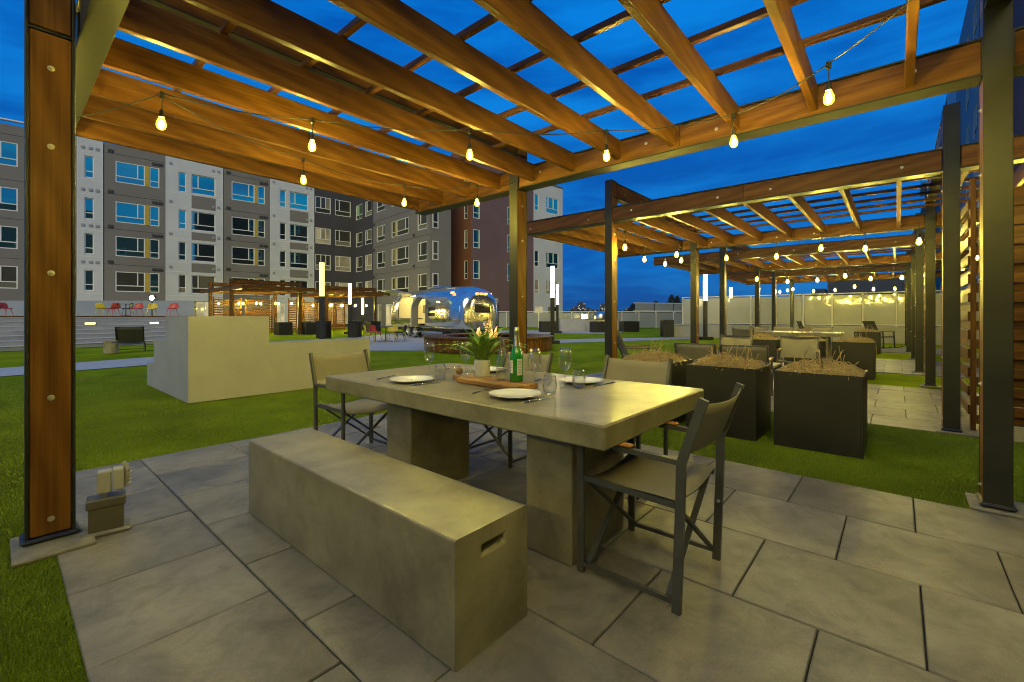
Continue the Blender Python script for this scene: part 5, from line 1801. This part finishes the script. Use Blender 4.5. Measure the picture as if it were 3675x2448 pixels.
# end face of the wing, turned towards the camera's right
MB().add([(15.89, 0.0, 0), (15.89, 2.24, 0), (15.89, 2.24, 15.6), (15.89, 0.0, 15.6)], [(0, 1, 2, 3)]).build('end_wall', 'gray_wall', wing)
endw = link('end_window_group', None, wing, (15.89, 0, 0), (0, 0, PI / 2))
for z0, z1 in RW:
    f = MB()
    f.box(0.26, 0.34, -.05, 0.0, z0, z1).box(0.78, 0.86, -.05, 0.0, z0, z1).box(.34, .78, -.05, 0, z0, z0 + .08).box(.34, .78, -.05, 0, z1 - .08, z1).box(.34, .78, -.05, 0, z0 + .5, z0 + .58)
    f.build('window_frame', 'white_paint', endw)
    B(.34, .78, -.03, -.012, z0 + .08, z1 - .08).build('pane', 'pane_dim', endw)
B(0, 15.8, 0.14, 2.24, 0, 15.5).build('building_core', 'gray_wall', wing)

RT = [(1.8, 3.6), (4.78, 6.58), (7.75, 9.55), (10.6, 12.4), (13.5, 15.3)]
tower = thing('apartment_tower', 'rust brown and mauve tower block behind the caravan and steel post', 'building', (29.60, 30.745, 0), ang)
MB().grid((0, 8.4), (0, 17.5), [(0.26, 1.05, z0, z1) for z0, z1 in RT[1:]] + [(4.6, 5.4, z0, z1) for z0, z1 in RT[1:]], 0, .1).build('wall', 'mauve_wall', tower)
for z0, z1 in RT[1:]:
    window(tower, 0.26, 1.05, z0, z1, 'pane_sky', (), None)
    window(tower, 4.6, 5.4, z0, z1, 'pane_sky', (), None)
side = link('brown_side_wall', MB().grid((0, 3.4), (0, 17.5), [(2.28, 2.80, z0, z1) for z0, z1 in RT[1:]], 0, .1).mesh('brown_side_wall', 'brown_wall'), tower,
            (0, 3.4, 0), (0, 0, -PI / 2))
for z0, z1 in RT[1:]:
    window(side, 2.28, 2.80, z0, z1, 'pane_dim', (), None)
B(.14, 8.3, 0.14, 9, 0, 17.4).build('building_core', 'brown_wall', tower)
MB().box(2.6, 3.5, -0.06, -0.004, 0, 2.3).build('door', 'dark_wall', tower)
sg = MB().box(2.85, 3.30, -0.10, -0.02, 2.55, 2.95, .01).build('wall_sign', 'white_paint', tower)
for k in range(3):
    B(2.92 + k * .13, 3.00 + k * .13, -0.106, -0.1005, 2.63, 2.87).build('pictogram', 'blue_print', sg)

RWh = [(3.6, 5.25), (6.6, 8.35), (9.6, 11.45), (12.7, 14.5)]
whb = thing('apartment_block', 'white apartment block with teal windows behind the middle steel post', 'building', (29.60 + 8.42 * math.cos(ang), 30.745 + 8.42 * math.sin(ang), 0), ang)
wins = [(0.15, 0.85, ()), (1.95, 4.05, (2.35, 3.2))]
MB().grid((0, 4.75), (0, 15.9), [(a, b, z0, z1) for a, b, mm in wins for z0, z1 in RWh] + [(0.2, 1.5, .3, 2.3), (2.2, 4.2, .3, 2.3)], 0, .1).build('wall', 'white_wall', whb)
for a, b, mm in wins:
    for r, (z0, z1) in enumerate(RWh):
        window(whb, a, b, z0, z1, 'pane_sky' if r > 0 else 'pane_lit', mm)
window(whb, .2, 1.5, .3, 2.3, 'pane_warm', (.85,), .5)
window(whb, 2.2, 4.2, .3, 2.3, 'pane_dim', (3.2,), .5)
B(.1, 4.749, .14, 12, 0, 15.8).build('building_core', 'white_wall', whb)
B(-.05, 4.85, -.1, 12.1, 15.9, 16.0).build('parapet_cap', 'gray_wall', whb)

# block to the right, seen past the steel post
rb = thing('apartment_tower', 'tall grey and maroon apartment block at the right edge behind the posts', 'building', (86.0, -3.6, 0), PI)
RR = [(3.0 + 3.1 * k, 4.8 + 3.1 * k) for k in range(6)]
for x0, x1, cm in ((0, 26, 'gray_wall'), (26, 35, 'white_wall'), (35, 49, 'parapet'), (49, 74, 'maroon_wall')):
    w_ = [(x, x + 2.0) for x in ((41.5, 45.6) if cm == 'parapet' else (56, 63) if cm == 'maroon_wall' else (8, 16) if cm == 'gray_wall' else ())]
    MB().grid((x0, x1), (0, 22.5), [(a, b, z0, z1) for a, b in w_ for z0, z1 in RR], 0, .1).build('wall', cm, rb)
    for a, b in w_:
        for z0, z1 in RR:
            window(rb, a, b, z0, z1, 'pane_dim', ((a + b) / 2,))
for k in range(5):
    b_o = MB().box(1.0, 9.0, -1.3, -0.02, 5.6 + 3.1 * k, 5.85 + 3.1 * k).build('balcony', 'white_paint', rb)
    MB().box(1.0, 9.0, -1.29, -1.25, 5.9 + 3.1 * k, 6.8 + 3.1 * k).build('balcony_rail', 'far_glass', b_o)
B(0, 74, 0.14, 14, 0, 22.4).build('building_core', 'gray_wall', rb)

# wing across the courtyard behind the camera: it shades the near patios and shows in the facade glazing
ow = thing('apartment_wing', 'grey apartment wing across the courtyard that shows as dark shapes in the windows opposite', 'building', (10.5, -12.0, 0), PI)
MB().grid((0, 75), (0, 17.5), [(3 + 6 * i, 5.2 + 6 * i, 3.2 + 3.0 * j, 4.9 + 3.0 * j) for i in range(12) for j in range(4)], 0, .1).build('wall', 'gray_wall', ow)
for i in range(12):
    for j in range(4):
        window(ow, 3 + 6 * i, 5.2 + 6 * i, 3.2 + 3.0 * j, 4.9 + 3.0 * j, 'pane_lit' if (i * 7 + j * 3) % 5 == 0 else 'pane_dim', (4 + 6 * i,))
B(0, 75, .14, 10, 0, 17.4).build('building_core', 'gray_wall', ow)
B(12, 40, 1, 8, 17.41, 20.5).build('roof_storey', 'gray_wall', ow)

# ------------------------------------------------------------------ frosted glass wind wall at the far end of the pergola row
gw = thing('glass_wall', 'long frosted glass wind wall on a low white base behind the far pergola', 'glass wall', (26.0, 0, 0))
MB().box(0.0, 0.30, -6.0, 9.9, 0, 0.68).build('base', 'stucco', gw)
MB().box(-0.05, 0.35, -6.0, 9.95, 0.681, 0.75).build('coping', 'riser', gw)
posts_y = [9.45, 8.25, 7.07, 5.88, 4.71, 3.54, 2.37, 1.22, 0.04, -1.15, -2.35, -3.55, -4.75]
pst = MB().box(0.10, 0.17, -0.035, 0.035, 0.75, 2.26).mesh('post', 'cap_white')
for y in posts_y:
    link('post', pst, gw, (0, y, 0))
for k in range(len(posts_y) - 1):
    a, b = posts_y[k + 1] + .05, posts_y[k] - .05
    MB().box(0.125, 0.145, a, b, 0.84, 2.20).build('glass_panel', 'frost', gw)
MB().box(0.09, 0.18, -4.8, 9.5, 2.26, 2.31).build('top_rail', 'cap_white', gw)
MB().box(0.11, 0.16, -4.8, 9.5, 0.79, 0.835).build('bottom_rail', 'cap_white', gw)

# ------------------------------------------------------------------ far lawn edge: barbecue counters, balustrade, distant wall
def far_box(name, label, cat, x0, x1, y0, y1, z0, z1, mat, group=None, rz=0.0):
    o = MB().box(-(x1 - x0) / 2, (x1 - x0) / 2, -(y1 - y0) / 2, (y1 - y0) / 2, z0, z1, .01).build(name, mat)
    o.location = ((x0 + x1) / 2, (y0 + y1) / 2, 0)
    o.rotation_euler = (0, 0, rz)
    return tag(o, label, cat, group)


bq = thing('barbecue', 'stainless barbecue grill built into a grey counter on the far lawn', 'barbecue', (33.2, 19.1, 0), R(-49))
MB().box(-1.6, 1.6, -.4, .4, 0, .92).build('counter', 'riser', bq)
MB().box(-1.75, 1.75, -.48, .48, .92, 1.0).build('counter_top', 'concrete', bq)
hd = MB().lathe([(0.001, .62), (0.25, .62), (.5, .50), (.62, .25), (.62, 0.0)], 16, (0.2, 0, 1.0)).build('grill_hood', 'alu_dull', bq, True)
MB().box(-.4, .8, -.52, -.485, .55, .9).build('grill_front', 'alu_dull', bq)
MB().box(-1.4, -.9, -.05, .05, 1.0, 1.35).build('counter_lamp', 'step_light', bq)
far_box('counter', 'grey outdoor counter left of the barbecue', 'counter', 29.6, 31.6, 19.6, 20.4, 0, .95, 'riser', None, R(-49))
for k, (x, y, lab) in enumerate(((29.6, 16.9, 'dark planter box in front of the barbecue'), (27.6, 20.2, 'dark planter box by the far light pole'), (32.4, 15.9, 'dark planter box right of the barbecue'))):
    p = thing('planter', lab, 'planter', (x, y, 0), R(-40), 'dark planters on the far lawn')
    link('box_body', PBODY_ME, p).scale = (1.9, 1.4, 1.15)
    link('soil', PSOIL, p).scale = (1.9, 1.4, 1.15)

fb = thing('balustrade', 'pale glass balustrade at the far edge of the courtyard', 'balustrade', (32.5, 31.0, 0), math.atan2(-15.5, 11.0))
LL = 19.5
for k in range(13):
    MB().box(k * LL / 12 - .04, k * LL / 12 + .04, -.04, .04, 0, 1.62).build('post', 'cap_white', fb)
    if k < 12:
        B(k * LL / 12 + .06, (k + 1) * LL / 12 - .06, -.01, .01, .08, 1.55).build('glass_panel', 'far_glass', fb)
MB().box(-.05, LL + .05, -.05, .05, 1.62, 1.68).build('top_rail', 'cap_white', fb)

dw = thing('parapet_wall', 'dark distant wall topped by a pale railing beside the conifers', 'wall', (44.0, 21.0, 0), math.atan2(-8.0, 15.0))
MB().box(0, 26.0, 0, .5, 0, 1.72).build('wall', 'far_dark', dw)
for k in range(11):
    MB().box(k * 2.55 + .1, k * 2.55 + .25, -.06, .0, 1.45, 1.72).build('bracket', 'cap_white', dw)
    if k < 10:
        B(k * 2.55 + .2, (k + 1) * 2.55 + .1, .1, .12, 1.80, 2.55).build('glass_panel', 'far_glass', dw)
MB().box(0, 26, .06, .16, 1.73, 1.80).build('bottom_rail', 'cap_white', dw)
MB().box(0, 26, .06, .16, 2.56, 2.64).build('top_rail', 'cap_white', dw)

# ------------------------------------------------------------------ skyline
def city_block(label, deg, dist, w, h, lights, seed, mat='city'):
    """deg: compass direction measured from +X."""
    a = R(deg)
    t = thing('city_tower', label, 'building', (dist * math.cos(a), dist * math.sin(a), 0), a, 'buildings on the skyline')
    MB().box(-w / 2, w / 2, -w / 2, w / 2, -1, h).box(-w / 4, w / 4, -w / 4, w / 4, h, h * 1.06).build('tower_body', mat, t)
    rs = random.Random(seed)
    nx, nz = 8, max(5, int(h / 3.2))
    q = MB()
    for i in range(nx):
        for j in range(nz):
            if rs.random() < lights * 0.7:
                y = -w / 2 + (i + .5) * w / nx
                z = 3 + (j + .4) * (h - 4) / nz
                q.box(-w / 2 - .4, -w / 2 - .02, y - w / nx * .26, y + w / nx * .26, z, z + 1.3)
    if q.v:
        tag(q.build('lit_window', 'city_light', t), kind='stuff')
    return t


for k, (deg, dist, w, h, li, lab) in enumerate(((32.04, 900, 17, 27, .5, 'tallest lit tower on the skyline'), (32.80, 950, 14, 20, .3, 'tower left of the tallest one on the skyline'),
                                               (31.28, 980, 14, 18, .3, 'low block right of the tallest tower'), (29.22, 900, 15, 24, .55, 'lit tower in the middle of the skyline'),
                                               (30.30, 950, 20, 13, .3, 'broad low block on the skyline'), (28.48, 920, 16, 20, .45, 'rounded block near the steel post on the skyline'),
                                               (26.26, 900, 12, 16, .3, 'small tower right of the steel post'))):
    city_block(lab, deg, dist, w, h, li, k)
ob = thing('city_tower', 'dark office block far beyond the frosted glass wall', 'building', (150 * math.cos(R(2.62)), 150 * math.sin(R(2.62)), 0), R(2.62), 'buildings on the skyline')
MB().box(-5, 5, -7.5, 7.5, 0, 11.0).box(-3, 3, -2.5, 4.5, 11, 13.0).box(-5.5, 4, 8, 11, 0, 8.5).box(-4, 4, -10, -7.6, 0, 10).build('tower_body', 'city', ob)
MB().tube([(-5.1, -5, 11), (-5.1, -5, 12.6)], .12, 6).build('mast', 'cap_white', ob)
MB().box(-5.4, -4.9, -5.2, -4.8, 12.6, 13.0).build('beacon', 'red_light', ob)


def conifer(label, x, y, h, r, seed):
    t = thing('conifer', label, 'tree', (x, y, 0), 0, 'distant conifers')
    MB().tube([(0, 0, 0), (0, 0, h * .95)], [h * .025, .03], 7).build('trunk', 'bark', t, True)
    rs = random.Random(seed)
    c = MB()
    for k in range(420):
        tz = rs.random() ** 0.8
        z = h * (0.10 + 0.90 * tz)
        R0 = r * (1 - tz) ** 0.85 * rs.uniform(0.35, 1.12) + .05
        a = rs.uniform(0, 2 * PI)
        p = Vector((R0 * math.cos(a), R0 * math.sin(a), z))
        L = rs.uniform(.25, .6) * r * .45 + .1
        out = Vector((math.cos(a), math.sin(a), rs.uniform(-.6, .1))).normalized()
        sd = Vector((-math.sin(a), math.cos(a), rs.uniform(-.3, .3))).normalized() * L * .35
        c.add([p - out * L * .5 - sd, p - out * L * .5 + sd, p + out * L, p + Vector((0, 0, L * .25))], [(0, 1, 2), (0, 2, 3), (1, 3, 2)])
    c.build('crown', 'conifer', t)


for k, (deg, dist, h, r, lab) in enumerate(((23.52, 140, 4.8, 2.6, 'distant bushy conifer on the left of the group'), (22.96, 140, 5.6, 2.2, 'distant conifer, second from the left'),
                                           (21.56, 140, 4.8, 1.4, 'distant slim conifer in the middle'), (21.16, 140, 7.4, 2.4, 'tallest of the distant conifers'), (20.52, 140, 7.0, 2.6, 'distant conifer next to the glass wall'),
                                           (27.94, 220, 6.0, 3.0, 'distant dark tree just left of the steel post'), (25.68, 200, 6.5, 3.5, 'distant dark tree right of the steel post'))):
    a = R(deg)
    conifer(lab, dist * math.cos(a), dist * math.sin(a), h, r, k)
tl = MB()
trs = random.Random(9)
for k in range(420):
    a = R(trs.uniform(5.67, 35.12))
    dd = trs.uniform(700, 760)
    hh = trs.uniform(4, 13)
    x, y = dd * math.cos(a), dd * math.sin(a)
    rr = trs.uniform(2, 6)
    tl.lathe([(rr, -1), (rr * .8, hh * .5), (0.1, hh)], 5, (x, y, 0))
tag(tl.build('treeline', 'conifer'), 'dark low treeline along the horizon', 'treeline', kind='stuff')
